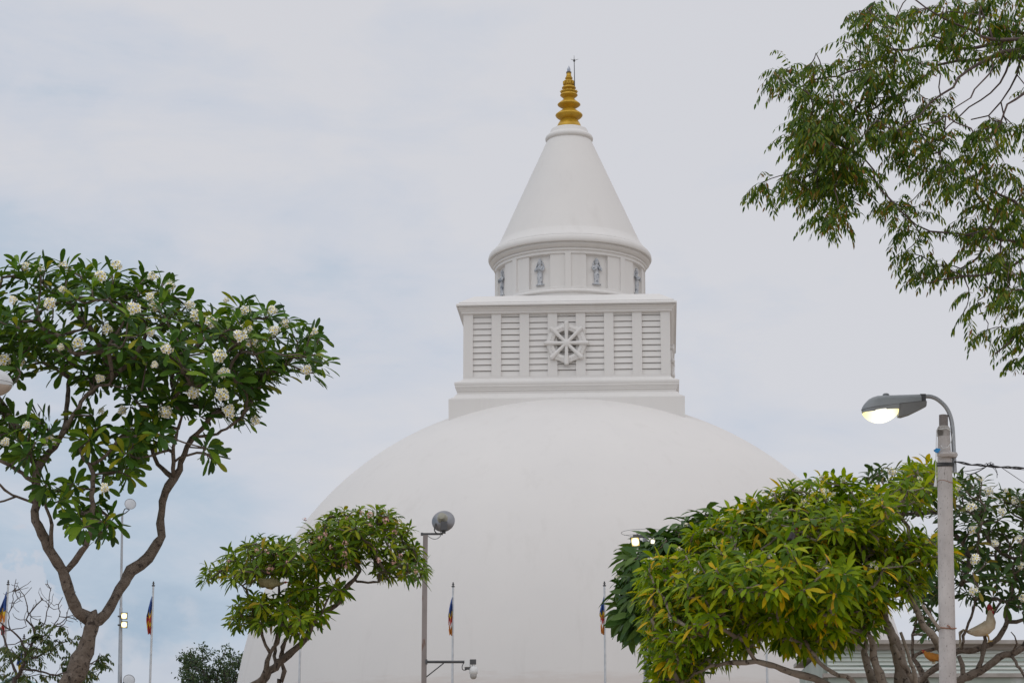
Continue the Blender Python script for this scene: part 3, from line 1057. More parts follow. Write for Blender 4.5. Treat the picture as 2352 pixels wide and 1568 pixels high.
# ------------------------------------------------------------------ pink frangipani (middle left)
rng = np.random.default_rng(23)
YB = 29.0
gB = np.array([P(560, 1568, YB)[0], YB, 0.0])
limbsB = [[np.append(gB, .12), np.append(gB + [-.05, 0, 1.5], .09), np.append(gB + [.02, 0, 3.2], .075)] + L4([(572, 1600, 24), (598, 1566, 22), (622, 1542, 18), (643, 1521, 18), (675, 1494, 16), (702, 1465, 14), (714, 1444, 13), (726, 1414, 12), (755, 1399, 12),
              (779, 1382, 11), (791, 1352, 10), (815, 1331, 9), (827, 1310, 7)], YB),
          L4([(817, 1336, 6), (844, 1337, 6, -.1), (868, 1333, 5, -.2), (890, 1325, 4, -.3)], YB),
          L4([(596, 1566, 16, -.02), (604, 1554, 14, -.1), (613, 1518, 12, -.15), (621, 1500, 10, -.2), (612, 1480, 8, -.2), (601, 1460, 7, -.2), (596, 1430, 6, -.2)], YB),
          L4([(622, 1500, 9, -.2), (636, 1474, 8, -.25), (645, 1450, 7, -.3), (655, 1420, 6, -.3)], YB),
          L4([(634, 1528, 9), (630, 1505, 8, .1), (630, 1480, 7, .15), (640, 1440, 6, .2)], YB),
          L4([(648, 1519, 10, .05), (649, 1500, 8, .15), (648, 1485, 7, .2), (660, 1460, 6, .25), (668, 1430, 5, .3)], YB),
          L4([(728, 1414, 8), (730, 1380, 7, .2), (729, 1349, 7, .25), (732, 1316, 6, .3), (738, 1290, 5, .3)], YB),
          L4([(640, 1440, 7, .2), (640, 1380, 6, .2), (641, 1345, 5.5, .1), (634, 1330, 5, 0)], YB),
          L4([(598, 1430, 6, -.2), (580, 1395, 5, -.1), (571, 1370, 5.5, 0), (565, 1355, 5, .05), (545, 1335, 4, .1)], YB),
          [np.append(gB + [.5, .3, 0], .05), np.append(gB + [.45, .3, 2], .045)] + L4([(640, 1600, 11, .3), (647, 1566, 11, .3), (654, 1542, 10, .3), (647, 1524, 9, .3), (648, 1488, 8, .3), (662, 1460, 7, .3)], YB)]
outB = blobs([(830, 1225, 112, 58), (765, 1255, 72, 52), (900, 1265, 55, 56), (945, 1302, 40, 26), (620, 1280, 95, 40), (540, 1308, 66, 28), (690, 1285, 52, 38), (492, 1322, 24, 14), (610, 1402, 78, 34), (680, 1415, 48, 42), (560, 1420, 30, 20),
              (700, 1360, 36, 22), (768, 1356, 20, 12), (730, 1412, 16, 22), (798, 1372, 12, 10)])
flB = [(850, 1182, 1), (886, 1195, 1.1), (906, 1222, .9), (795, 1297, 1.3), (793, 1246, .8), (791, 1271, .9), (620, 1306, 1.3), (640, 1272, .6), (612, 1268, .9), (590, 1262, .7), (735, 1235, .8), (748, 1227, .7), (760, 1256, .6), (830, 1178, .7), (920, 1275, .7),
       (870, 1287, .8), (903, 1292, .7), (955, 1312, .7), (918, 1322, .9), (805, 1218, .6), (700, 1192, .6), (715, 1245, .6), (850, 1205, .6), (795, 1190, .6), (660, 1290, .5), (525, 1288, .5), (860, 1260, .5)]
rootB, skB, ptsB = frangipani('frangipani_tree', 'small spreading frangipani with pointed leaves and pink flowers before the dome left edge', gB, limbsB,
                              outB, YB, 0.95, 410, 0.088, m_leafB, m_bark, rng, 0.162, 0.042, WC, (9, 13), flB, (m_pink, m_pinkheart), (6, .036, .020), droop=0.8, spread=(40, 118), cy=1250)

# ------------------------------------------------------------------ big bright frangipani (right)
rng = np.random.default_rng(37)
YC = 25.0
gC = np.array([P(2090, 1568, YC)[0], YC, 0.0])
tb = [np.append(gC, .22), np.append(gC + [0, 0, 1.2], .2), np.append(gC + [0, 0, 2.6], .19)]
limbsC = [tb + L4([(2088, 1640, 70), (2072, 1567, 40), (2061, 1487, 27), (2050, 1457, 22), (2038, 1426, 18), (2020, 1370, 14), (1990, 1300, 10)], YC),
          L4([(2085, 1640, 36, -.1), (2030, 1567, 24, -.2), (2008, 1511, 19, -.25), (2002, 1470, 15, -.3), (1985, 1430, 11, -.35), (1960, 1380, 9, -.4)], YC),
          L4([(2030, 1600, 26, -.05), (2001, 1566, 22, .1), (1992, 1530, 18, .15), (1986, 1495, 15, .2), (1990, 1470, 12, .2)], YC),
          L4([(2095, 1640, 30), (2099, 1566, 17, -.1), (2080, 1535, 14, -.15), (2066, 1505, 10, -.2), (2052, 1480, 8, -.2)], YC),
          L4([(2140, 1640, 22, .1), (2172, 1530, 18, -.2), (2157, 1481, 20, -.2), (2140, 1455, 17, -.2), (2123, 1436, 16, -.2), (2110, 1408, 15, -.2), (2102, 1390, 13, -.2), (2092, 1372, 12, -.2), (2086, 1320, 10, -.2), (2092, 1270, 9, -.1)], YC),
          L4([(2110, 1600, 12, -.1), (2100, 1540, 10, -.3), (2092, 1517, 9, -.3), (2078, 1480, 8, -.3), (2068, 1451, 7, -.3)], YC),
          # long limb sweeping left along the bottom
          L4([(2060, 1640, 34, .1), (1960, 1605, 24, 0), (1915, 1580, 20, -.1), (1872, 1560, 17, -.2), (1835, 1548, 17, -.3), (1798, 1535, 15, -.4), (1766, 1527, 14, -.5), (1741, 1520, 12, -.55), (1714, 1518, 12, -.6), (1686, 1520, 11, -.6), (1649, 1525, 9, -.6), (1600, 1545, 6, -.6)], YC),
          L4([(1735, 1519, 10, -.55), (1722, 1492, 10, -.6), (1711, 1470, 10, -.65), (1713, 1446, 9, -.7), (1705, 1420, 9, -.75), (1694, 1400, 8, -.8), (1672, 1385, 6, -.9)], YC),
          L4([(1710, 1470, 11, -.65), (1690, 1460, 11, -.75), (1660, 1444, 11, -.85), (1634, 1431, 9, -.95), (1610, 1405, 6, -1.0)], YC),
          L4([(1694, 1398, 6, -.8), (1676, 1396, 6, -.95), (1655, 1408, 5, -1.05), (1638, 1408, 4, -1.1)], YC),
          L4([(1975, 1610, 15, -.3), (1958, 1562, 12, -.4), (1925, 1548, 10, -.4), (1897, 1532, 10, -.4), (1870, 1505, 8, -.4), (1850, 1470, 7, -.4)], YC),
          L4([(2010, 1360, 10), (1985, 1280, 9, -.3), (1950, 1225, 8.5, -.4), (1908, 1195, 8, -.5), (1880, 1170, 6, -.5)], YC),
          L4([(2090, 1270, 9, -.1), (2085, 1210, 9, .1), (2060, 1170, 8, .1), (2085, 1150, 7, .1), (2110, 1130, 6, .1)], YC)]
polyC = [(1478, 1335), (1490, 1295), (1525, 1260), (1575, 1225), (1620, 1200), (1690, 1172), (1735, 1145), (1790, 1130), (1850, 1098), (1905, 1090), (1965, 1098), (2000, 1122), (2025, 1150), (2025, 1200), (2035, 1235), (2075, 1240), (2120, 1225), (2150, 1240),
         (2185, 1262), (2170, 1300), (2130, 1335), (2100, 1360), (2050, 1380), (2020, 1420), (1985, 1460), (1940, 1490), (1880, 1495), (1800, 1480), (1740, 1475), (1680, 1500), (1615, 1535), (1570, 1580), (1500, 1590), (1496, 1530), (1482, 1470), (1480, 1410), (1474, 1370)]


def polyregion(poly, soft, more=None):
    xs = [p[0] for p in poly]
    ys = [p[1] for p in poly]
    bb = [min(xs), max(xs), min(ys), max(ys)]
    fb = None
    if more:
        b2, fb = blobs(more)
        bb = [min(bb[0], b2[0]), max(bb[1], b2[1]), min(bb[2], b2[2]), max(bb[3], b2[3])]

    def fn(x, y):
        if inpoly(x, y, poly):
            d = 1e9
            for (ax_, ay_), (bx_, by_) in zip(poly, poly[1:] + poly[:1]):
                t = max(0, min(1, ((x - ax_) * (bx_ - ax_) + (y - ay_) * (by_ - ay_)) / ((bx_ - ax_) ** 2 + (by_ - ay_) ** 2)))
                d = min(d, math.hypot(x - ax_ - t * (bx_ - ax_), y - ay_ - t * (by_ - ay_)))
            return min(1, 0.2 + d / soft)
        return fb(x, y) if fb else 0
    return tuple(bb), fn


outC = polyregion(polyC, 160.0, [(2128, 1100, 52, 34), (2105, 1130, 40, 26), (2020, 1170, 40, 50)])
flC = [(2008, 1302, 1.3), (2012, 1326, .8), (1770, 1276, .9), (1886, 1298, 1), (1898, 1310, .9), (1715, 1280, 1.1), (1692, 1262, .6), (1805, 1192, .8), (1960, 1170, .8), (1982, 1150, .6), (1895, 1130, 1), (1912, 1136, .8), (1622, 1220, .7), (1576, 1205, .6), (1642, 1246, .6),
       (1660, 1192, .7), (1705, 1177, .7), (1492, 1290, 1.1), (1600, 1310, .8), (1540, 1422, .6), (1845, 1150, .7), (1870, 1108, .9), (1885, 1098, .8), (1935, 1102, .7), (1766, 1186, .6), (1845, 1225, .6), (1560, 1260, .6), (1930, 1370, .6), (1860, 1370, .5), (2112, 1100, .8), (2170, 1290, .5)]
rootC, skC, ptsC = frangipani('frangipani_tree', 'large dense frangipani with bright yellow-green pointed leaves behind the concrete street lamp', gC, limbsC,
                              outC, YC, 1.9, 1450, 0.08, m_leafC, m_barkpale, rng, 0.178, 0.047, WC, (9, 13), flC, (m_petal, m_heart), (6, .038, .020), droop=0.8, spread=(38, 122), clump=6.5)

# ------------------------------------------------------------------ dark frangipani behind it
rng = np.random.default_rng(41)
YD = 29.0
gD = np.array([P(1620, 1568, YD)[0], YD, 0.0])
limbsD = [[np.append(gD, .15), np.append(gD + [0, 0, 2.2], .12)] + L4([(1610, 1580, 24), (1580, 1480, 20), (1540, 1400, 15), (1500, 1340, 10)], YD),
          L4([(1580, 1480, 14), (1600, 1400, 12, .2), (1610, 1300, 10, .3), (1600, 1230, 7, .3)], YD)]
outD = blobs([(1476, 1350, 50, 78), (1458, 1400, 34, 52), (1488, 1278, 32, 36), (1600, 1218, 48, 20), (1640, 1190, 28, 14), (1560, 1300, 60, 60), (1486, 1430, 34, 36), (1462, 1280, 18, 20), (1530, 1240, 30, 18)])
frangipani('frangipani_tree', 'dark green frangipani half hidden behind the bright one, by the lit floodlight', gD, limbsD, outD, YD, 0.8, 150, 0.115, m_leafD, m_bark, rng, 0.29, 0.085, WC, (9, 12),
           [(1492, 1297, 1.1), (1478, 1300, .8), (1420, 1325, .6)], (m_petal, m_heart), (8, .045, .028), droop=0.9, spread=(45, 125))

# ------------------------------------------------------------------ white-flowered frangipani (right edge)
rng = np.random.default_rng(53)
YE = 30.0
gE = np.array([P(2150, 1568, YE)[0], YE, 0.0])
limbsE = [[np.append(gE, .2), np.append(gE + [0, 0, 2.6], .17)] + L4([(2160, 1610, 36), (2201, 1567, 22), (2237, 1547, 19), (2262, 1534, 18), (2281, 1520, 17), (2293, 1507, 17), (2325, 1501, 16), (2351, 1484, 15), (2400, 1440, 12), (2450, 1380, 9)], YE),
          L4([(2165, 1590, 22), (2175, 1530, 18, .1), (2196, 1497, 14, .1), (2225, 1493, 14, .1), (2250, 1487, 14, .1), (2275, 1478, 13, .1), (2293, 1462, 13, .1), (2310, 1440, 12, .1), (2313, 1426, 11, .1), (2311, 1397, 10, .1), (2322, 1372, 9, .1), (2330, 1330, 7, .1)], YE),
          L4([(2313, 1426, 9, .1), (2335, 1424, 9), (2352, 1421, 8), (2400, 1400, 7)], YE),
          L4([(2243, 1541, 13), (2256, 1516, 12), (2258, 1491, 12, .05), (2262, 1470, 9, .05), (2261, 1452, 8, .05), (2275, 1420, 7, .05), (2300, 1380, 6, .1)], YE),
          L4([(2212, 1547, 13), (2209, 1525, 12), (2202, 1505, 10)], YE),
          L4([(2212, 1495, 8, .1), (2212, 1472, 7), (2218, 1447, 7), (2230, 1415, 6), (2240, 1384, 6), (2245, 1340, 5)], YE),
          L4([(2330, 1503, 8), (2343, 1534, 7, -.2), (2356, 1556, 6, -.3)], YE),
          L4([(2318, 1500, 6), (2335, 1478, 5, -.2), (2332, 1460, 3.5, -.3), (2322, 1450, 2.5, -.3)], YE),
          L4([(2150, 1640, 22, .2), (2120, 1545, 14, .3), (2098, 1513, 10, .3), (2125, 1495, 9, .3), (2157, 1485, 8, .3)], YE),
          L4([(2085, 1600, 18, .2), (2108, 1568, 17, .25), (2130, 1545, 15, .25), (2150, 1531, 14, .25), (2182, 1512, 12, .2)], YE),
          L4([(2098, 1513, 8, .3), (2096, 1470, 7, .3), (2104, 1430, 6, .3), (2110, 1380, 6, .3), (2120, 1300, 6, .3)], YE)]
outE = blobs([(2250, 1180, 95, 62), (2330, 1200, 80, 70), (2245, 1280, 62, 66), (2330, 1300, 60, 60), (2252, 1350, 52, 36), (2400, 1280, 70, 110), (2220, 1130, 55, 42), (2130, 1390, 44, 66), (2080, 1140, 55, 42), (2345, 1370, 40, 34), (2030, 1115, 40, 40), (2125, 1330, 50, 50)])
flE = [(2230, 1165, 1.2), (2272, 1130, 1.1), (2330, 1150, .9), (2235, 1215, 1.1), (2240, 1285, 1.2), (2235, 1356, 1.1), (2300, 1175, .9), (2285, 1248, .9), (2345, 1300, 1), (2198, 1120, .9), (2250, 1102, .9), (2312, 1130, .8), (2340, 1238, .9), (2050, 1085, 1), (2085, 1068, .8), (2350, 1372, .9)]
rootE, skE, ptsE = frangipani('frangipani_tree', 'open dark-leaved frangipani with white flowers and a rooster, right of the concrete lamp pole', gE, limbsE, outE, YE, 0.9, 250, 0.125, m_leafE, m_bark, rng, 0.175, 0.054, WA, (7, 11), flE,
                              (m_petal, m_heart), (12, .046, .028), droop=0.55)

# ------------------------------------------------------------------ neem tree overhanging from the right
def pinnate(mb, p, d, rng, L, n, ll, lw, droop=0.9, curl=0.5, hang=0.55):
    """compound leaf: drooping stalk with paired narrow curved leaflets"""
    d = rnorm(d)
    q = np.array(p, float)
    dn = np.array([0, 0, -1.0])
    pts = []
    k = n // 2 + 2
    for i in range(k + 1):
        t = i / k
        dd = rnorm(d + dn * droop * t * 1.3)
        pts.append((q.copy(), dd))
        q = q + dd * L / k
    mb.tube([x[0] for x in pts[::2]] + [pts[-1][0]], 0.0013, 3, caps=(False, False))
    up = np.array([0, 0, 1.0])
    side0 = rnorm(np.cross(d, up) + 1e-3)
    tw = rng.normal(0, .5)
    side0 = rnorm(side0 * math.cos(tw) + np.cross(side0, d) * math.sin(tw))
    for i in range(1, k + 1):
        c, dd = pts[i]
        for s in ((-1, 1) if i < k else (0,)):
            if rng.random() < .06:
                continue
            sv = side0 * s
            l = ll * (0.65 + 0.5 * math.sin(math.pi * (i / k) * .85 + .2)) * rng.uniform(.85, 1.12)
            w_ = lw * rng.uniform(.85, 1.15)
            ld = rnorm(sv * 0.8 + dd * .45 + dn * hang * rng.uniform(.5, 1.5) + rng.normal(0, .12, 3)) if s else rnorm(dd + dn * .4)
            nn = rnorm(np.cross(ld, rnorm(dd + 1e-3 * up)) + rng.normal(0, .25, 3))
            wv = rnorm(np.cross(nn, ld))
            cv = dn * .25 + dd * curl * .5
            a = c + ld * l * .04
            b1 = c + ld * l * .35 + cv * l * .04
            b2 = c + ld * l * .68 + cv * l * .17
            e = c + ld * l * .95 + cv * l * .42
            mb.add([a, b1 + wv * w_ * .5, b1 - wv * w_ * .5, b2 + wv * w_ * .40, b2 - wv * w_ * .40, e], [(0, 2, 1), (1, 2, 4, 3), (3, 4, 5)])


rng = np.random.default_rng(71)
YF = 20.0
gF = np.array([8.2, 20.6, 0.0])
neem = empty('neem_tree', gF, 'overhanging neem tree with narrow toothed leaflets and thin drooping twigs, at the upper right', 'tree')
sk = Skel()
tr0 = [np.append(gF, .34), np.append(gF + [-.1, 0, 2], .28), np.append(gF + [-.3, -.1, 4], .25), np.append(gF + [-.6, -.2, 5.6], .22), np.append(gF + [-1.2, -.3, 7.0], .17)]
sk.limb(tr0, 0.2, ok=False)


def FL(rows):
    sk.limb(L4(rows, YF), 0.1, 'near', jit=0.008, rng=rng)


FL([(2700, 200, 34, .3), (2560, 190, 26, .2), (2430, 150, 18, .1), (2350, 112, 13, 0), (2312, 118, 11, 0), (2275, 133, 10, -.1), (2225, 160, 7, -.2), (2185, 200, 5.5, -.3), (2140, 236, 4.5, -.35), (2110, 262, 4, -.4), (2060, 300, 3.5, -.5)])
FL([(2400, 136, 14, .1), (2350, 132, 10, .2), (2300, 130, 9, .3), (2240, 138, 8, .35), (2200, 140, 7, .4), (2155, 150, 6, .4), (2115, 186, 5, .4), (2042, 231, 5, .3), (1985, 258, 4.5, .2), (1925, 285, 4, .1), (1885, 300, 4, 0)])
FL([(2430, 100, 14, .1), (2352, 92, 9, -.1), (2280, 92, 8, -.2), (2222, 70, 6, -.3), (2185, 50, 5, -.4), (2130, 20, 4, -.5), (2090, -10, 4, -.5)])
FL([(2300, 100, 9, .4), (2240, 112, 8, .5), (2172, 113, 7, .6), (2135, 104, 6.5, .6), (2055, 115, 6, .6), (2010, 95, 5, .6), (1982, 55, 4, .6), (1974, 25, 3.5, .6)])
FL([(2055, 115, 5, .6), (2000, 150, 4.5, .5), (1950, 165, 4, .4), (1905, 182, 4, .35), (1875, 182, 3.5, .3), (1845, 170, 3, .3), (1810, 165, 2.5, .3)])
FL([(1890, 182, 3, .3), (1890, 160, 2.8, .25), (1880, 140, 2.6, .25), (1874, 122, 2.2, .25)])
FL([(2290, 135, 7, -.1), (2285, 152, 5, -.2), (2265, 180, 4.5, -.3), (2240, 205, 4, -.35), (2227, 226, 4, -.4), (2195, 250, 3.5, -.45), (2150, 280, 3.5, -.5), (2110, 287, 3, -.5)])
FL([(2325, 130, 6, .2), (2310, 165, 5, .2), (2275, 215, 4.5, .2), (2225, 245, 4, .2), (2180, 292, 3.5, .2), (2135, 330, 3, .2)])
FL([(2345, 130, 7, .3), (2335, 175, 5, .3), (2318, 205, 4.5, .3), (2300, 232, 4, .3), (2270, 270, 3.5, .3), (2230, 275, 3, .3)])
FL([(2430, 200, 12, 0), (2370, 210, 8, -.1), (2335, 225, 6, -.2), (2310, 245, 5, -.2), (2296, 290, 4, -.2), (2270, 320, 3, -.2)])
FL([(2250, 20, 5, -.2), (2262, 50, 5, -.15), (2280, 92, 6, -.2)])
FL([(2560, 300, 18, .4), (2450, 400, 14, .3), (2400, 440, 12, .25), (2352, 482, 9, .2), (2325, 462, 7, .2), (2296, 447, 6, .2), (2250, 425, 5, .1), (2210, 410, 4, 0), (2170, 395, 3.5, -.1)])
FL([(2450, 470, 12, .2), (2400, 540, 10, .1), (2352, 553, 7, 0), (2300, 548, 6.5, 0), (2240, 540, 6, -.05), (2184, 537, 5, -.1), (2139, 531, 4.5, -.15), (2105, 515, 4, -.2), (2085, 500, 3, -.2)])
FL([(2110, 515, 4, -.2), (2069, 486, 4.5, -.2), (2045, 458, 5, -.2), (2024, 438, 5, -.15), (2010, 415, 5, -.1), (2006, 392, 5, -.05), (1990, 370, 5, 0), (1960, 350, 5, .0), (1920, 330, 5, 0)])
FL([(2420, 560, 10, .2), (2352, 586, 7, .1), (2312, 620, 6, .1), (2260, 630, 5, .05), (2216, 636, 4, 0), (2170, 640, 3.5, 0), (2130, 650, 3, 0)])
FL([(2440, 640, 9, .1), (2380, 700, 7, 0), (2352, 745, 5, 0), (2320, 785, 4.5, 0), (2287, 812, 4, 0)])
FL([(2400, 760, 6, .1), (2370, 820, 5, .1), (2350, 860, 4, .1)])
FL([(1885, 300, 4, 0), (1860, 290, 3.5, 0), (1840, 285, 3, .05), (1810, 290, 2.5, .1)])
FL([(1935, 335, 5, 0), (1900, 350, 4.5, -.05), (1880, 390, 4, -.1), (1850, 410, 3.5, -.1), (1815, 400, 3, -.1)])
blF = [(1860, 310, 78, 70), (1890, 380, 80, 80), (1920, 460, 52, 62), (1800, 420, 60, 30), (1835, 160, 60, 40), (1900, 200, 60, 40), (1915, 245, 90, 40), (1990, 120, 80, 66), (2050, 30, 80, 55), (2150, 40, 110, 55), (2300, 30, 90, 50), (2380, 60, 70, 90),
       (2040, 220, 90, 55), (2055, 310, 85, 52), (1985, 300, 70, 50), (2120, 350, 90, 44), (2220, 330, 70, 44), (2300, 300, 42, 60), (2190, 400, 70, 34), (2300, 420, 60, 44), (2070, 490, 46, 38), (2115, 590, 60, 34), (2090, 560, 40, 40), (2245, 545, 90, 44), (2290, 610, 80, 50),
       (2200, 610, 50, 36), (2330, 680, 55, 60), (2300, 480, 60, 40), (2160, 130, 60, 40), (2200, 90, 70, 40), (2300, 90, 60, 24), (2090, 150, 60, 40), (2240, 700, 40, 44), (2375, 800, 40, 70), (2290, 760, 30, 22), (2140, 260, 40, 36), (2340, 560, 50, 60), (2390, 420, 60, 80), (2400, 620, 60, 80), (2400, 250, 50, 80), (2342, 852, 24, 46)]
gap = blobs([(2250, 235, 62, 38), (2190, 280, 34, 24), (2310, 205, 40, 40), (2240, 190, 46, 22)])[1]
rb = blobs(blF)
regF = (rb[0], lambda x, y: 0 if gap(x, y) > 0 else rb[1](x, y))
ptsF = scatter(305, regF, rng, YF + .1, 0.9, 0.09)
ptsF += scatter(34, blobs([(1875, 310, 66, 66), (1905, 400, 66, 66), (1925, 470, 36, 36)]), rng, YF - .2, .7, .07)
axF = []
for p in ptsF:
    axF.append(rnorm(np.array([-.55, rng.normal(0, .5), .05]) + rng.normal(0, .45, 3)))
sk.grow(ptsF, axF, rng, 0.08, 0.0042, updown=-0.25, wander=0.014, power=0.42, maxr=0.016)
mb = MB()
sk.mesh(mb, sides=(4, 5, 9), lump=.06, rng=rng)
mb.build('trunk', m_barkneem, neem, smooth=3.14)
mb = MB()
for p, a in zip(ptsF, axF):
    n = int(rng.integers(3, 7))
    ph = rng.uniform(0, 6.28)
    for i in range(n):
        az = ph + i * 2.4
        d = rnorm(a * .7 + np.array([math.cos(az), math.sin(az), rng.uniform(-.35, .35)]) * .8)
        pinnate(mb, p - a * rng.uniform(0, .12), d, rng, rng.uniform(.20, .34), int(rng.integers(9, 15)), .071, .0188, droop=rng.uniform(.9, 1.8), hang=.85)
mb.build('crown', m_leafF, neem, smooth=None)

# ------------------------------------------------------------------ half bare tree bottom left
rng = np.random.default_rng(83)
YG = 38.0
gG = np.array([P(30, 1568, YG)[0], YG, 0.0])
tg = empty('bare_tree', gG, 'half bare small tree with thin twigs and a few hanging leaves, low on the left', 'tree')
sk = Skel()
sk.limb([np.append(gG, .12), np.append(gG + [.05, 0, 2], .1)] + L4([(30, 1600, 13), (41, 1556, 10), (52, 1529, 9), (68, 1502, 8), (72, 1480, 7), (81, 1460, 6), (76, 1439, 5), (60, 1422, 4), (66, 1410, 3.5), (83, 1389, 3), (99, 1374, 2.2)], YG), .1)
for rows in [[(63, 1410, 3), (59, 1376, 2.2), (50, 1360, 2), (41, 1345, 1.6)], [(40, 1556, 8), (20, 1500, 6, .2), (5, 1450, 5, .3), (-10, 1430, 4, .4)], [(56, 1520, 6), (57, 1490, 5, -.2), (45, 1465, 4.5, -.3), (32, 1452, 4, -.4), (15, 1440, 4, -.4), (0, 1428, 3, -.5)],
             [(26, 1448, 3, -.4), (19, 1426, 2.5, -.4), (27, 1387, 2, -.4), (32, 1355, 1.7, -.4), (37, 1329, 1.4, -.4)], [(25, 1395, 2, -.4), (38, 1376, 2, -.3), (56, 1367, 1.7, -.3), (73, 1348, 1.4, -.3)], [(81, 1462, 4), (100, 1460, 4, .2), (120, 1440, 3, .3), (137, 1415, 2.2, .3), (135, 1388, 2, .3), (144, 1370, 1.4, .3)],
             [(82, 1440, 4, .1), (98, 1438, 3, .1), (106, 1420, 2.5, .1), (110, 1394, 2, .1), (113, 1370, 1.8, .1), (118, 1348, 1.3, .1)], [(120, 1440, 3, .3), (146, 1432, 2.3, .4), (158, 1394, 2, .4), (166, 1372, 1.6, .4), (174, 1357, 1.2, .4)], [(60, 1515, 6), (90, 1505, 5, .2), (115, 1490, 4, .3), (135, 1478, 3, .3), (160, 1470, 2.5, .3)],
             [(48, 1535, 6), (90, 1540, 5, -.3), (130, 1550, 4, -.4), (160, 1538, 3.5, -.4), (200, 1525, 3, -.4), (225, 1515, 2.5, -.4)], [(72, 1480, 4), (52, 1470, 3, .3), (35, 1478, 2.5, .4), (10, 1480, 2, .4)], [(110, 1394, 1.6, .1), (118, 1380, 1.3, .1), (123, 1362, 1, .1)]]:
    sk.limb(L4(rows, YG), .06, 'near', jit=.006, rng=rng)
ptsG = scatter(70, blobs([(100, 1395, 80, 50), (150, 1420, 45, 40), (40, 1400, 45, 60), (70, 1350, 50, 30)]), rng, YG, .6, .12)
axG = [rnorm(np.array([rng.normal(.1, .4), rng.normal(0, .4), .7])) for _ in ptsG]
blG = blobs([(110, 1440, 30, 20), (156, 1457, 26, 20), (100, 1485, 44, 22), (108, 1530, 40, 30), (222, 1522, 26, 30), (165, 1520, 34, 24), (18, 1493, 34, 22), (50, 1520, 36, 30), (20, 1540, 34, 26), (140, 1555, 44, 18), (190, 1548, 24, 18), (60, 1555, 30, 20)])
leG = scatter(82, blG, rng, YG, .7, .06)
alG = [rnorm(np.array([rng.normal(.2, .5), rng.normal(0, .5), .15])) for _ in leG]
sk.grow(ptsG + leG, axG + alG, rng, .07, .0042, updown=.2, wander=.02, power=.4, maxr=.03)
mb = MB()
sk.mesh(mb, sides=(4, 5, 8), lump=.08, rng=rng)
mb.build('trunk', m_barkdark, tg, smooth=3.14)
mb = MB()
for p, a in zip(leG, alG):
    for i in range(int(rng.integers(1, 4))):
        d = rnorm(a + rng.normal(0, .7, 3))
        pinnate(mb, p, d, rng, rng.uniform(.16, .27), int(rng.integers(5, 9)), .085, .034, droop=1.3, curl=.2, hang=.8)
mb.build('crown', m_leafG, tg, smooth=None)

# ------------------------------------------------------------------ distant tree behind the dome's left foot
rng = np.random.default_rng(97)
YH = 128.0
gH = np.array([P(505, 1568, YH)[0], YH, 0.0])
tH = empty('distant_tree', gH, 'far off round leafy tree behind the left foot of the dome', 'tree')
blH = [(452, 1512, 30, 16), (486, 1508, 30, 16), (520, 1505, 26, 14), (548, 1516, 26, 16), (470, 1530, 44, 18), (520, 1532, 46, 20), (436, 1543, 26, 14), (445, 1562, 36, 18), (500, 1560, 60, 26), (555, 1545, 30, 30), (500, 1600, 95, 34), (500, 1660, 110, 60), (470, 1496, 14, 8), (512, 1494, 14, 8)]
ptsH = scatter(330, blobs(blH), rng, YH, 2.4, .16)
sk = Skel()
sk.limb([np.append(gH, .4), np.append(gH + [0, 0, 4], .33), np.append(gH + [.1, 0, 7.5], .28), np.append(P(503, 1640, YH), .2)], .4, ok=False)
sk.limb(L4([(503, 1640, 9), (495, 1590, 7), (500, 1550, 5), (508, 1525, 3)], YH), .25, 'near')
sk.limb(L4([(498, 1600, 6), (475, 1565, 5, .3), (465, 1535, 4, .4), (458, 1515, 3, .4)], YH), .25, 'near')
sk.limb(L4([(500, 1610, 6), (530, 1575, 5, -.3), (545, 1545, 4, -.4)], YH), .25, 'near')
sk.grow(ptsH, [rnorm(np.array([rng.normal(0, .5), rng.normal(0, .5), .8])) for _ in ptsH], rng, .3, .02, wander=.05, power=.4)
mb = MB()
sk.mesh(mb, sides=(4, 5, 7))
mb.build('trunk', m_barkdark, tH, smooth=3.14)
mb = MB()
for p in ptsH:
    for i in range(46):
        c = p + rng.normal(0, .17, 3) * np.array([1.1, 1.1, .75])
        u = rnorm(rng.normal(0, 1, 3))
        v_ = rnorm(np.cross(u, rng.normal(0, 1, 3)))
        s_ = rng.uniform(.055, .11)
        mb.add([c - u * s_, c + v_ * s_ * .5, c + u * s_, c - v_ * s_ * .5], [(0, 1, 2, 3)])
mb.build('crown', m_leafH, tH)

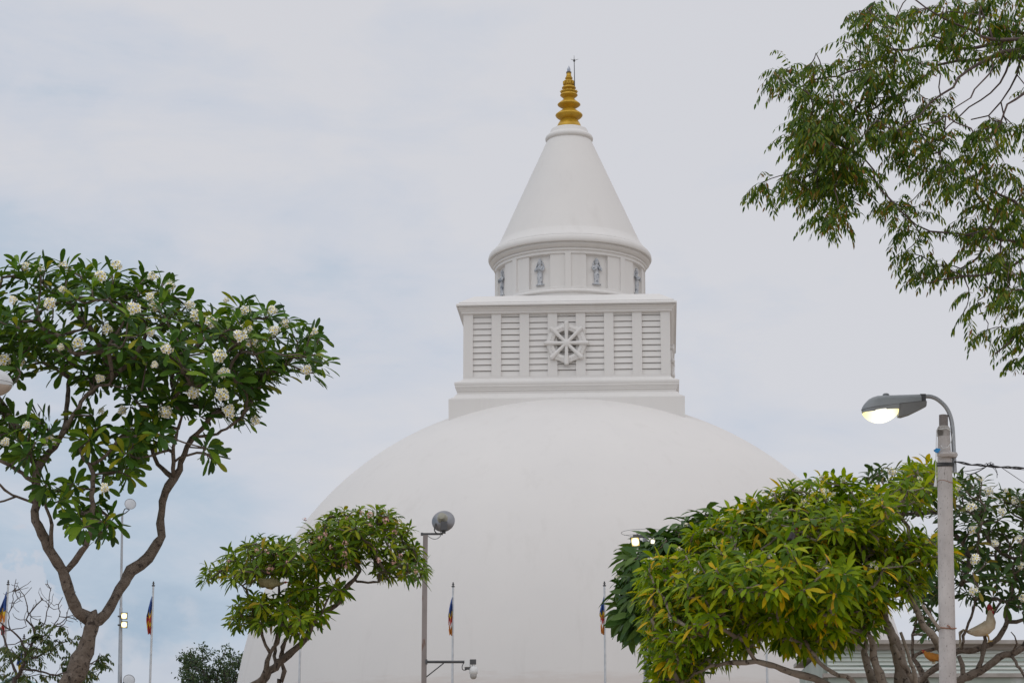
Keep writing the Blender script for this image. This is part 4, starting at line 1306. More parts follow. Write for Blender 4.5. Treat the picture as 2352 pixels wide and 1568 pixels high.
# ------------------------------------------------------------------ concrete street lamp (right) and its twin cut by the left edge
def lamp_head(root, fx, lit, housing):
    """fx(a,b): a = measured units back from the nose, b = units above the seam at the nose; gives a world point at the lamp's mid plane"""
    u = M(1, 21.0, 930)
    seam = lambda a: a * 18 / 136.0
    ups = [(0, .2, .012), (2, 6, .03), (5, 11, .05), (10, 16.5, .072), (17, 22.5, .088), (26, 26, .098), (37, 28.0, .103), (57, 26.5, .105), (80, 24.0, .098), (105, 21.5, .086), (134, 18.8, .07), (136, 17.5, .066)]
    mb = MB()
    n = 12
    rings = []
    for a, h, wd in ups:
        c = fx(a, seam(a))
        t = fx(a, seam(a) + h)
        rings.append([c + np.array([0, wd * math.cos(q), 0]) + (t - c) * math.sin(q) ** .8 for q in np.linspace(0, math.pi, n)])
    mb.loft(rings)
    head = mb.build('lamp_head', housing, root, smooth=SHARP)
    mb = MB()
    rings = []
    for a, h, wd in [(1.5, 3.5, .014), (6, 6, .052), (14, 7.5, .08), (26, 8.5, .098), (60, 9, .106), (84, 10, .099)]:
        c = fx(a, seam(a) - .8)
        t = fx(a, seam(a) - .8 - h)
        rings.append([c + np.array([0, wd, 0]), c - np.array([0, wd, 0]), t - np.array([0, wd * .93, 0]), t + np.array([0, wd * .93, 0])])
    mb.loft(rings)
    mb.build('lamp_rim', housing, head)
    mb = MB()
    rings = []
    for a, h, wd in [(84.2, 25, .085), (92, 27, .09), (110, 24, .082), (136, 15, .066), (149, 10, .05)]:
        c = fx(a, seam(a) - .8)
        t = fx(a, seam(a) - .8 - h)
        rings.append([c + np.array([0, wd, 0]), c - np.array([0, wd, 0]), t - np.array([0, wd * .55, 0]), t + np.array([0, wd * .55, 0])])
    mb.loft(rings)
    mb.build('gear_cover', m_grey if lit else housing, head)
    mb = MB()
    rings = []
    for a in np.linspace(3.5, 91, 17):
        f = max(0.0, 1 - ((a - 47) / 44.6) ** 2)
        c = fx(a, seam(a) - 7.5)
        t = fx(a, seam(a) - 7.5 - 28 * f ** .75)
        wd = max(.1 * f ** .42, .003)
        rings.append([c + np.array([0, wd * math.cos(q), 0]) + (t - c) * math.sin(q) for q in np.linspace(0, math.pi, 14)])
    mb.loft(rings)
    if lit:
        cw = fx(46, seam(46) - 12)
        cl = Vector(cw) - root.location
        mt = emit('lit_lamp_bowl', [(0.0, (1, .99, .92)), (.5, (1, .96, .78)), (.75, (1, .86, .42)), (1.0, (.70, .50, .12))], tuple(cl), .205, 1.55)
    else:
        mt = m_unlit
    mb.build('lamp_bowl', mt, head, smooth=math.radians(60))
    mb = MB()
    c = fx(57, seam(57) + 26)
    mb.lathe([(.03, -.01), (.03, .012), (.02, .02), (0, .021)], c, 12)
    mb.build('light_sensor', m_grey, head)
    # hinge bracket at the neck
    mb = MB()
    mb.box(fx(141, seam(141) + 8), (.05, .07, .075))
    mb.build('hinge', m_dark, head)
    return head


YL = 21.0
pb = P(2177, 1568, YL)
gL = (pb[0], YL, 0.0)
lamp = empty('street_lamp', gL, 'lit street lamp on weathered concrete pole, lamp head reaching left', 'street lamp', 'street lamps')
cx = lambda x, y, dy=0: P(x, y, YL + dy)
mb = MB()
rows = [(2167.4, 980.5, 12.5), (2167.3, 984, 13.8), (2168, 1000, 14), (2168.5, 1030, 15), (2169.8, 1060, 16.8), (2170.5, 1100, 17.2), (2172, 1250, 18.0), (2174.5, 1400, 18.9), (2177, 1568, 20)]
mb.tube([np.array([pb[0], YL, 0])] + [cx(a, b_) for a, b_, c_ in rows[::-1]], [M(26, YL, 1500)] + [M(c_, YL, b_) for a, b_, c_ in rows[::-1]], 20)
mb.build('concrete_pole', m_concrete, lamp, smooth=SHARP)
mb = MB()
mb.tube([cx(2167.3, 1002), cx(2167.3, 990), cx(2167.3, 983), cx(2167.3, 978.5)], [M(14.6, YL), M(15.2, YL), M(14.4, YL), M(11.5, YL)], 18)
mb.build('pole_cap', m_concdirty, lamp, smooth=SHARP)
mb = MB()
mb.tube([cx(2167.2, 979.5), cx(2167, 953)], M(10.4, YL), 16)
mb.build('pipe_stub', m_rust, lamp, smooth=SHARP)
mb = MB()
arm = [(2114, 910), (2128, 909.8), (2140, 911), (2152, 916), (2163, 924.5), (2172, 934), (2180, 948), (2185.5, 966), (2188.5, 990), (2191, 1041), (2193, 1085)]
mb.tube([q[:3] for q in catmull([cx(a, b_, .0) for a, b_ in arm], .02)], M(5.0, YL), 12)
mb.build('lamp_arm', m_steel, lamp, smooth=SHARP)
mb = MB()
mb.tube([cx(2153, 1042, -.085), cx(2166, 1043, -.10), cx(2180, 1042, -.09), cx(2196, 1044.5, -.05)], [M(6.2, YL)] * 4, 6)
mb.box(cx(2184, 1045.5, -.03), (M(24, YL), .10, M(10, YL)))
mb.build('clamp_band', m_concrete, lamp)
lamp_head(lamp, lambda a, b_: cx(1978 + a, 942 - b_), True, m_lampgrey)
# thin service wires tied round the pole top
mb = MB()
for dz, ph in ((0, 0), (3.2, .4), (5.6, .2)):
    c = cx(2171, 1063.5 + dz)
    mb.tube([c + np.array([M(18.2, YL) * math.cos(t), M(18.2, YL) * math.sin(t), .01 * math.sin(t + ph)]) for t in np.linspace(0, 2 * math.pi, 28)], .0065, 5)
mb.build('wire_wrap', m_wire, lamp)
mb = MB()
for pl in ([(2151, 987, -.03), (2150.5, 1010, -.06), (2150, 1035, -.06), (2149.5, 1070, -.06), (2150, 1100, -.05), (2149, 1112, -.05)], [(2188, 996, -.06), (2183, 1018, -.08), (2176, 1027, -.09), (2166, 1029, -.09), (2161, 1022, -.08)], [(2154, 984, -.06), (2162, 985.5, -.07), (2174, 983, -.07), (2184, 990, -.06)]):
    mb.tube([q[:3] for q in catmull([cx(*q) for q in pl], .02)], .0035, 5)
mb.build('service_wire', m_camwhite, lamp)
mb = MB()
mb.tube([cx(2149.5, 1090, -.05), cx(2149, 1108, -.05), cx(2148, 1117, -.05)], [.004, .012, .016], 6)
mb.build('wire_insulator', m_camwhite, lamp)
mb = MB()
c = cx(2171, 1107)
mb.tube([c + np.array([M(17.6, YL) * math.cos(t), M(17.6, YL) * math.sin(t), .012 * math.sin(t * 2)]) for t in np.linspace(math.pi, 2 * math.pi, 20)], .003, 4)
c = cx(2175.5, 1443)
mb.tube([c + np.array([M(20.3, YL) * math.cos(t), M(20.3, YL) * math.sin(t), .006 * math.sin(t * 2 + 1)]) for t in np.linspace(0, 2 * math.pi, 28)], .006, 5)
mb.tube([c + np.array([M(4, YL), -M(21.5, YL), -.005]), c + np.array([M(1, YL), -M(23, YL), .012]), c + np.array([-M(4, YL), -M(21.5, YL), .02])], .006, 5)
mb.build('binding_wire', surf('rusty_wire', (0.28, 0.14, 0.09), (0.36, 0.20, 0.14), 9, .8), lamp)
mb = MB()
q = [cx(2144.5, 1033.5, -.1), cx(2151, 1028.5, -.11), cx(2159, 1029.5, -.12), cx(2160, 1033, -.13), cx(2154, 1040, -.12), cx(2149, 1038, -.11)]
mb.loft([q, [a + np.array([0, .02, 0.002]) for a in q]])
tag(mb.build('cloth_rag', m_blue, None, tuple(cx(2152, 1034, -.1))), 'blue cloth rag tucked behind the clamp of the concrete lamp pole', 'cloth')
mb = MB()
mb.tube([cx(2119.5, 1389.5, -.02), cx(2135, 1411.5, -.04), cx(2158, 1444, -.08)], [M(4.0, YL), M(4.1, YL), M(4.0, YL)], 10)
tag(mb.build('wooden_stick', m_barkpale, None, tuple(cx(2140, 1415)), smooth=SHARP), 'pale cut stick wired slantwise to the concrete lamp pole', 'stick')
# cable running off to the right
mb = MB()


def cab(pl, r, amp=0.0, ph=0.0):
    pts = [q[:3] for q in catmull([cx(*q) for q in pl], .03)]
    mb.tube([p + np.array([0, amp * math.cos(i * .9 + ph), amp * math.sin(i * .9 + ph)]) for i, p in enumerate(pts)], r, 5)


main = [(2192, 1060, -.03), (2212, 1063, -.02), (2232, 1067, -.01), (2245, 1066.5, 0), (2262, 1070, 0), (2280, 1071, 0), (2310, 1072.5, 0), (2352, 1074, .05), (2450, 1074, .1), (2640, 1062, .2), (2790, 1050, .35)]
cab(main, .006, .007, 0)
cab(main, .006, .007, 2.6)
cab([(2278, 1070, .01), (2310, 1074, .02), (2352, 1078, .06), (2450, 1080, .1), (2640, 1070, .2), (2790, 1055, .35)], .0035)
cab([(2200, 1084, 0), (2225, 1081, 0), (2255, 1075, 0), (2274, 1068, 0), (2282, 1064, 0), (2276, 1061, -.02), (2266, 1066, 0)], .0032)
cab([(2221, 1090, 0), (2240, 1085, 0), (2262, 1073, 0), (2270, 1066, 0)], .0032)
cab([(2216, 1086, 0), (2232, 1089, 0), (2252, 1080, 0), (2268, 1070, 0)], .0026)
cab([(2278, 1069, 0), (2286, 1075, 0), (2290, 1083, 0), (2290, 1097, 0)], .0030)
cab([(2276, 1070, 0), (2285, 1078, 0), (2292, 1090, 0)], .0026)
cab([(2300, 1073, 0), (2325, 1090, .02), (2352, 1108, .05), (2400, 1140, .1), (2560, 1200, .2), (2760, 1210, .3)], .0030)
for k in range(5):
    cab([(2262 + 3 * k, 1066 + (k % 2) * 4, -.01), (2266 + 3 * k, 1063 + (k % 3) * 3, .012), (2270 + 3 * k, 1070, -.008), (2275 + 2 * k, 1066, .01)], .004)
tag(mb.build('overhead_cable', m_wire, None, tuple(cx(2270, 1070))), 'black twisted cable with loose ends running right from the lamp pole', 'cable')

gL2 = (P(-200, 1568, 21.5)[0], 21.5, 0.0)
lamp2 = empty('street_lamp', gL2, 'unlit pale street lamp head poking in at the left edge', 'street lamp', 'street lamps')
c2 = lambda x, y: P(x, y, 21.5)
lamp_head(lamp2, lambda a, b_: c2(30 - a, 880 - b_), False, m_lampwhite)
mb = MB()
mb.tube([q[:3] for q in catmull([c2(30 - a, 880 - 942 + b_) for a, b_ in [(136, 910), (150, 909.8), (162, 911), (174, 916), (185, 924.5), (194, 934), (202, 948), (208, 966), (211, 1000), (213, 1085)]], .03)], M(5, 21.5), 10)
mb.build('lamp_arm', m_steel, lamp2, smooth=SHARP)
mb = MB()
mb.tube([np.array(gL2), c2(-190, 1000)], [.11, .065], 16)
mb.build('concrete_pole', m_concrete, lamp2, smooth=SHARP)

# ------------------------------------------------------------------ lit floodlight maker
def floodlight(root, c, sz, face_dir, strength=3.0, name='floodlight', tint=(1, .93, .62)):
    f = rnorm(np.asarray(face_dir, float))
    r = rnorm(np.cross(f, (0, 0, 1)))
    u = np.cross(r, f)
    R = np.stack([r, f, u], 1)
    c = np.asarray(c, float)
    mb = MB()
    s = sz / 2
    rings = []
    for d, k in ((-.75, .45), (-.6, .62), (-.1, .95), (0, 1.06), (.08, 1.06), (.08, .9), (.02, .88)):
        rings.append([c + f * d * s + r * k * s * a + u * k * s * b_ for a, b_ in ((-1, -1), (1, -1), (1, 1), (-1, 1))])
    mb.loft(rings)
    h = mb.build(name, m_dark, root)
    mb = MB()
    mb.box(c + f * s * .05, (1.72 * s, .02 * s, 1.72 * s), R=R)
    cl = Vector(c) - root.location
    mt = emit('lit_flood_lens', [(0.0, (1, 1, .96)), (.5, (1, .97, .82)), (.75, tint), (1.0, (.42, .30, .08))], tuple(cl), sz * .5, strength)
    mb.build('lens', mt, h)
    mb = MB()
    mb.tube([c - r * s * 1.12 - f * .2 * s, c - r * s * 1.12 - f * 1.0 * s, c + r * s * 1.12 - f * 1.0 * s, c + r * s * 1.12 - f * .2 * s], .09 * s, 5)
    mb.build('bracket', m_dark, h)
    return h


# tall lamp post on the left with two dish lamps and two lit floodlights
YP = 60.0
gP = (P(275.5, 1568, YP)[0], YP, 0.0)
post = empty('lamp_post', gP, 'tall grey post with dish lamps and two lit floodlights, between forked frangipani and flagpole', 'lamp post')
pp = lambda x, y, dy=0: P(x, y, YP + dy)
mb = MB()
rows = [(280.8, 1181, 2.5), (279, 1300, 2.8), (277.8, 1395, 3.0), (277.6, 1396, 3.8), (276.5, 1480, 4.4), (275.3, 1568, 5.0)]
mb.tube([np.array(gP)] + [pp(a, b_) for a, b_, c_ in rows[::-1]], [M(6, YP)] + [M(c_, YP) for a, b_, c_ in rows[::-1]], 12)
mb.build('pole', m_steel, post, smooth=SHARP)


def dish(root, c, R, facing, back):
    """round high-bay lamp: bowl, face glass, yoke"""
    f = rnorm(np.asarray(facing, float))
    mb = MB()
    mb.lathe([(R * .28, -R * 1.15), (R * .34, -R * 1.1), (R * .36, -R * .62), (R * .55, -R * .5), (R * .82, -R * .28), (R * .97, -R * .04), (R * 1.0, 0), (R * 1.0, R * .05), (R * .95, R * .05), (R * .93, -R * .02)], c, 32, axis=f)
    d = mb.build('dish_lamp', back, root, smooth=SHARP)
    mb = MB()
    mb.lathe([(R * .935, 0), (R * .9, R * .02), (R * .5, R * .08), (0, R * .1)], c, 32, axis=f)
    mb.build('face_glass', m_dishfront, d, smooth=SHARP)
    return d, f


for (dx, dy), (bx_, by_) in (((299.3, 1157), (281, 1181)), ((296.4, 1561), (279, 1577))):
    c = pp(dx, dy, -.12)
    d, f = dish(post, c, M(13.4, YP), (.28, -.9, .28), m_reflback)
    mb = MB()
    mb.tube([pp(bx_ - 1, by_ + 1), pp(bx_ + 8, by_ - 4, -.05), pp(dx - 2, dy + 13, -.1), pp(dx - 10, dy + 10, -.02), pp(bx_ + 5, by_ - 12, .05), pp(bx_, by_)], M(1.3, YP), 6)
    mb.build('yoke', m_dark, post)
for y in (1413.5, 1433.5):
    floodlight(post, pp(285, y, -.16), M(14.6, YP), (.22, -.95, -.12), 1.7)
    mb = MB()
    mb.box(pp(277, y + 1, -.06), (M(12, YP), .1, M(3, YP)))
    mb.build('bracket_plate', m_dark, post)

# ------------------------------------------------------------------ rusty post with dish lamp seen from behind and a dome camera
YM = 45.0
gM = (P(973, 1568, YM)[0], YM, 0.0)
mp = empty('camera_post', gM, 'rusty square post with dish lamp on top and security camera arm, before the dome', 'lamp post')
pm = lambda x, y, dy=0: P(x, y, YM + dy)
mb = MB()
for a, b_ in (((977.3, 1228.5), (976, 1310)), ((975.9, 1310), (973.6, 1580))):
    t, bt = pm(*a), pm(*b_)
    hw = M(5.4, YM) if a[1] < 1300 else M(5.7, YM)
    mb.loft([[q + np.array([x * hw, y * hw, 0]) for x, y in ((-1, -1), (1, -1), (1, 1), (-1, 1))] for q in ((bt, t) if a[1] < 1300 else (np.array([bt[0], YM, 0]), bt, t))])
mb.build('pole', m_rust, mp)
mb = MB()
mb.box((pm(967.4, 1226)[0] * .5 + pm(1017, 1226)[0] * .5, YM - .02, pm(990, 1226)[2]), (M(50, YM), .05, M(4.2, YM)))
mb.box(pm(969, 1226, -.02), (M(5, YM), .07, M(6.2, YM)))
mb.build('cross_arm', m_dark, mp)
c = pm(1018, 1195.5, .0)
R_ = M(26.6, YM)
fd = rnorm(np.array([.12, .93, -.28]))
mb = MB()
mb.lathe([(R_ * .40, -R_ * .42), (R_ * .47, -R_ * .40), (R_ * .62, -R_ * .33), (R_ * .85, -R_ * .14), (R_ * .985, .04 * R_), (R_ * 1.0, .06 * R_), (R_ * 1.0, .10 * R_), (R_ * .96, .10 * R_), (R_ * .80, -.10 * R_), (R_ * .4, -.34 * R_)], c, 48, axis=fd)
dm = mb.build('dish_reflector', m_reflback, mp, smooth=SHARP)
mb = MB()
mb.lathe([(.20 * R_, -1.05 * R_), (.30 * R_, -1.0 * R_), (.33 * R_, -.75 * R_), (.44 * R_, -.6 * R_), (.46 * R_, -.44 * R_), (.38 * R_, -.40 * R_)], c, 24, axis=fd)
mb.build('lamp_holder', m_ceramic, dm, smooth=SHARP)
mb = MB()
mb.box(pm(1020, 1208, -.16), (M(15, YM), .13, M(20, YM)))
mb.box(pm(1019, 1219, -.12), (M(9, YM), .10, M(10, YM)))
mb.build('ballast_box', m_dark, dm)
mb = MB()
mb.tube([q[:3] for q in catmull([pm(1003, 1198, -.05), pm(999, 1208, -.08), pm(998, 1217, -.08), pm(1003, 1224, -.04), pm(1012, 1226, -.03)], .02)], M(1.4, YM), 6)
mb.tube([q[:3] for q in catmull([pm(1028, 1205, -.05), pm(1026, 1215, -.06), pm(1018, 1224, -.04)], .02)], M(1.2, YM), 6)
mb.build('yoke', m_dark, dm)
mb = MB()
mb.tube([q[:3] for q in catmull([pm(983, 1230, -.03), pm(990, 1235, -.05), pm(999, 1237.5, -.05), pm(1008, 1234, -.05), pm(1013, 1226, -.06), pm(1010, 1212, -.2), pm(1010, 1202, -.25)], .02)], M(.9, YM), 5)
mb.build('lamp_cable', m_grey, mp)
mb = MB()
mb.tube([pm(979, 1519), pm(1067, 1519)], M(3.1, YM), 10)
mb.box(pm(979.5, 1519), (M(4, YM), .14, M(10, YM)))
mb.build('camera_arm', m_dark, mp, smooth=SHARP)
mb = MB()
mb.tube([pm(979, 1553.7), pm(1019, 1522)], M(1.5, YM), 6)
mb.build('arm_brace', m_dark, mp)
mb = MB()
mb.box(pm(1073, 1522.5), (M(12, YM), .12, M(17, YM)))
mb.build('junction_box', m_camwhite, mp)
mb = MB()
mb.box(pm(1086.5, 1519), (M(14, YM), .12, M(10, YM)))
mb.box(pm(1079, 1530), (M(2.5, YM), .05, M(14, YM)))
mb.box(pm(1074, 1534.5), (M(13, YM), .08, M(4, YM)))
mb.build('camera_bracket', m_dark, mp)
mb = MB()
cc_ = pm(1087.5, 1540)
u = M(1, YM)
mb.lathe([(0, 17 * u), (3.2 * u, 16.5 * u), (4.2 * u, 15 * u), (4.6 * u, 11 * u), (6, 0), (0, 0)][:4] + [(7 * u, 9.5 * u), (9.4 * u, 6 * u), (10.2 * u, 1 * u), (10.2 * u, -3 * u), (8.6 * u, -6.5 * u), (7.6 * u, -7.4 * u)], cc_, 32)
cmr = mb.build('dome_camera', m_camwhite, mp, smooth=SHARP)
mb = MB()
mb.lathe([(7.5 * u, -7.2 * u), (8.0 * u, -9.5 * u), (7.6 * u, -13 * u), (5.6 * u, -16.5 * u), (2.8 * u, -18.2 * u), (0, -18.6 * u)], cc_, 32)
mb.build('camera_window', m_smoke, cmr, smooth=SHARP)
mb = MB()
mb.tube([q[:3] for q in catmull([pm(1065, 1522, -.03), pm(1061.5, 1529, -.05), pm(1062.5, 1536, -.05), pm(1068, 1538, -.03), pm(1074, 1535, -.03)], .015)], M(1.0, YM), 5)
mb.build('camera_cable', m_wire, mp)

# ------------------------------------------------------------------ floodlights with wire hoops in the dark frangipani
YQ = 30.5
gQ = (P(1482, 1568, YQ)[0], YQ, 0.0)
fq = empty('floodlight_post', gQ, 'lit twin floodlights under wire hoops, poking out of the dark frangipani', 'lamp post')
pq = lambda x, y, dy=0: P(x, y, YQ + dy)
mb = MB()
mb.tube([np.array(gQ), pq(1482, 1226, .2)], [.05, .035], 10)
mb.build('pole', m_steel, fq, smooth=SHARP)
mb = MB()
mb.box(pq(1482, 1231, .08), (M(56, YQ), .04, .035))
mb.build('cross_arm', m_dark, fq)
floodlight(fq, pq(1459.5, 1243.5, -2.1), M(21, YQ - 1.1), (-.45, -.85, -.28), 1.9, tint=(1, .90, .50))
floodlight(fq, pq(1499, 1243, -2.1), M(11, YQ - 1.1), (.35, -.9, -.20), 1.6, tint=(.9, .97, .85))
mb = MB()
for cx_, cy_, rx_, ry_ in ((1483, 1223, 56, 11.5), (1489, 1225, 27, 6.5)):
    c = pq(cx_, cy_, -1.1)
    mb.tube([c + np.array([M(rx_, YQ - 1.1) * math.cos(t), M(rx_, YQ - 1.1) * math.sin(t), 0]) for t in np.linspace(0, 2 * math.pi, 40)], .0028, 5)
for t in (0.6, 2.6, 4.7):
    c = pq(1485, 1224, -1.1)
    mb.tube([c, c + np.array([M(56, YQ) * math.cos(t), M(56, YQ) * math.sin(t), 0])], .0022, 4)
mb.tube([pq(1484, 1224, -1.1), pq(1482, 1232, 0)], .006, 5)
mb.build('wire_hoop', m_grey, fq)

# ------------------------------------------------------------------ flagpoles with limp flags
flagcols = [('blue', (.02, .055, .22), (.03, .085, .30)), ('yellow', (.45, .29, .015), (.55, .37, .02)), ('red', (.30, .03, .022), (.40, .045, .03)), ('white', (.60, .58, .57), (.68, .66, .65)), ('orange', (.45, .15, .015), (.55, .20, .02))]
m_flag = [surf('flag_' + n, a, b_, 14, .85) for n, a, b_ in flagcols]


def flagpole(x, ytop, Y, label, fw, fseed, order, y0=33, y1=118, zb=5.0, side=-1):
    t = P(x, ytop, Y)
    root = empty('flagpole', (t[0], Y, zb), label, 'flagpole', 'flagpoles round the stupa terrace')
    u = M(1, Y, 1400)
    zt = t[2] - 7 * u
    mb = MB()
    mb.tube([(t[0], Y, zb), (t[0], Y, zb + (zt - zb) * .5), (t[0], Y, zt)], [3.1 * u, 2.7 * u, 2.2 * u], 12)
    mb.lathe([(.16, 0), (.16, .05), (.08, .09), (.05, .25)], (t[0], Y, zb), 16)
    mb.build('pole', m_polesteel, root, smooth=SHARP)
    mb = MB()
    mb.lathe([(2.2 * u, -1 * u), (3.8 * u, 0), (4.0 * u, 1.6 * u), (2.2 * u, 2.6 * u), (1.4 * u, 3.4 * u), (1.4 * u, 4.2 * u), (2.7 * u, 4.8 * u), (2.9 * u, 6.2 * u), (1.6 * u, 7.4 * u), (1.2 * u, 8 * u), (1.9 * u, 8.8 * u), (1.9 * u, 10 * u), (.4 * u, 11 * u)], (t[0], Y, zt), 12)
    mb.build('finial', m_dark, root, smooth=SHARP)
    r = np.random.default_rng(fseed)
    mb = MB()
    NU, NV = 40, 12
    z0, z1 = t[2] - y0 * u, t[2] - y1 * u
    grid = []
    ph = r.uniform(0, 6)
    for i in range(NU + 1):
        s = i / NU
        wid = .87 * fw * u * min(1, (s / .42)) ** .8 * (1 - .45 * max(0, (s - .42) / .58)) * (1 + .12 * math.sin(9 * s + ph))
        for j in range(NV + 1):
            v = j / NV
            xx = side * (2.0 * u + wid * v)
            yy = .05 + .055 * math.sin(v * 9 + s * 5 + ph) * min(1, s * 3) + .03 * math.sin(v * 4 - s * 9)
            zz = z0 + (z1 - z0) * s + u * (7 * v * math.sin(s * math.pi)) * (-1 if s < .5 else .35) + u * 2 * math.sin(v * 7 + ph + s * 3)
            grid.append((t[0] + xx, Y - yy, zz))
    bands = [0, .40, .52, .70, .80, 1.01]
    for i in range(NU):
        for j in range(NV):
            s = (i + .5) / NU + .05 * math.sin(j * .9 + ph)
            b_ = 0
            while b_ < 4 and s > bands[b_ + 1]:
                b_ += 1
            a = i * (NV + 1) + j
            if not mb.v:
                mb.add(grid, [], 0)
            mb.f.append((a, a + 1, a + NV + 2, a + NV + 1))
            mb.m.append(order[b_])
    # cloth has thickness
    o = mb.build('flag', m_flag, root, smooth=3.14)
    md = o.modifiers.new('thick', 'SOLIDIFY')
    md.thickness = .006
    return root


flagpole(19, 1335, 72, 'steel flagpole with drooping blue yellow and orange flag at the far left edge', 19, 1, [0, 1, 4, 3, 2], 25, 122)
flagpole(352.5, 1338, 72, 'steel flagpole with limp blue yellow red flag, just right of the tall lamp post', 13, 2, [0, 1, 2, 1, 2], 33, 118)
flagpole(1040.8, 1340, 72, 'steel flagpole with limp blue and orange flag, between the rusty post and the dome camera', 11, 3, [0, 1, 2, 3, 4], 33, 118)
flagpole(1388.3, 1338, 72, 'steel flagpole with limp blue yellow red orange flag, beside the dark frangipani', 12, 4, [0, 1, 2, 3, 4], 33, 118)
flagpole(692.5, 1338, 72, 'flagpole with orange and white flag half hidden by the pink frangipani', 10, 5, [0, 1, 2, 4, 3], 40, 112)
flagpole(1757, 1338, 72, 'steel flagpole showing only its foot below the bright frangipani leaves', 11, 6, [0, 1, 2, 3, 4], 33, 118)
flagpole(55.5, 1459, 86, 'smaller distant flagpole with blue and yellow flag behind the half bare tree', 12, 7, [0, 0, 1, 1, 4], 25, 100)

# ------------------------------------------------------------------ sheds
m_shed = surf('pale_green_sheet', (0.50, 0.56, 0.50), (0.72, 0.74, 0.71), 1.3, .5, stretch=(.10, .10, 7), spots=((0.27, 0.36, 0.31), 1.7, .60))
m_shed2 = surf('dull_green_wall', (0.24, 0.28, 0.24), (0.34, 0.37, 0.32), 1.2, .6, spots=((0.42, 0.44, 0.42), 2.5, .62))
m_beam = surf('weathered_beam', (0.27, 0.245, 0.22), (0.36, 0.33, 0.30), 3, .8)
YS = 46.0
x0, x1 = P(1900, 1500, YS)[0], P(2700, 1500, YS)[0]
shed = empty('shed', ((x0 + x1) / 2, YS + 2, 0), 'long low shed of pale green sheets behind the right trees', 'shed')
zt, zb_ = P(2300, 1490, YS)[2], P(2300, 1546, YS)[2]
mb = MB()
nb = 6
for i in range(nb):
    za, zc_ = zb_ + (zt - zb_) * i / nb, zb_ + (zt - zb_) * (i + 1) / nb
    mb.loft([[(x, YS - .05, za), (x, YS - .045, za + .01), (x, YS + .012, zc_ + .012), (x, YS + .05, zc_), (x, YS + .05, za)] for x in (x0, x1)])
mb.build('sheet_cladding', m_shed, shed)
mb = MB()
mb.box(((x0 + x1) / 2, YS, zt + .03), (x1 - x0 + .2, .22, .09))
mb.box(((x0 + x1) / 2, YS, zb_ - .04), (x1 - x0 + .2, .24, .075))
mb.build('eaves_beam', m_beam, shed)
mb = MB()
mb.box(((x0 + x1) / 2, YS + .02, (zb_ - .08) / 2), (x1 - x0, .16, zb_ - .08))
mb.box(((x0 + x1) / 2, YS + 4, zt / 2), (x1 - x0, .16, zt))
mb.box((x0, YS + 2, zt / 2), (.16, 3.8, zt - .1))
mb.box((x1, YS + 2, zt / 2), (.16, 3.8, zt - .1))
mb.build('wall', m_shed2, shed)
mb = MB()
mb.box(((x0 + x1) / 2, YS + 2, zt + .11), (x1 - x0 + .3, 4.6, .07))
mb.build('roof', m_beam, shed)

m_teal = surf('teal_roof_sheet', (0.16, 0.27, 0.27), (0.24, 0.36, 0.36), 2, .5, .2)
YK = 58.0
hx, hz = P(38, 1546, YK)[0], P(38, 1546, YK)[2]
hut = empty('hut', (hx, YK + 1, 0), 'small hut with teal corrugated roof at the lower left corner', 'hut')
mb = MB()
for s_ in (-1, 1):
    rows = []
    for i in range(49):
        yy = YK + i / 48 * 3
        dz = .018 * math.sin(i * 1.3)
        rows.append([(hx, yy, hz + dz), (hx + s_ * 1.1, yy, hz - .62 + dz), (hx + s_ * 1.1, yy, hz - .65 + dz), (hx, yy, hz - .03 + dz)])
    mb.loft(rows)
mb.build('roof', m_teal, hut)
mb = MB()
mb.loft([[(hx - .95, y, 0), (hx + .95, y, 0), (hx + .95, y, hz - .60), (hx, y, hz - .06), (hx - .95, y, hz - .60)] for y in (YK + .15, YK + 2.85)])
mb.build('wall', m_shed2, hut)

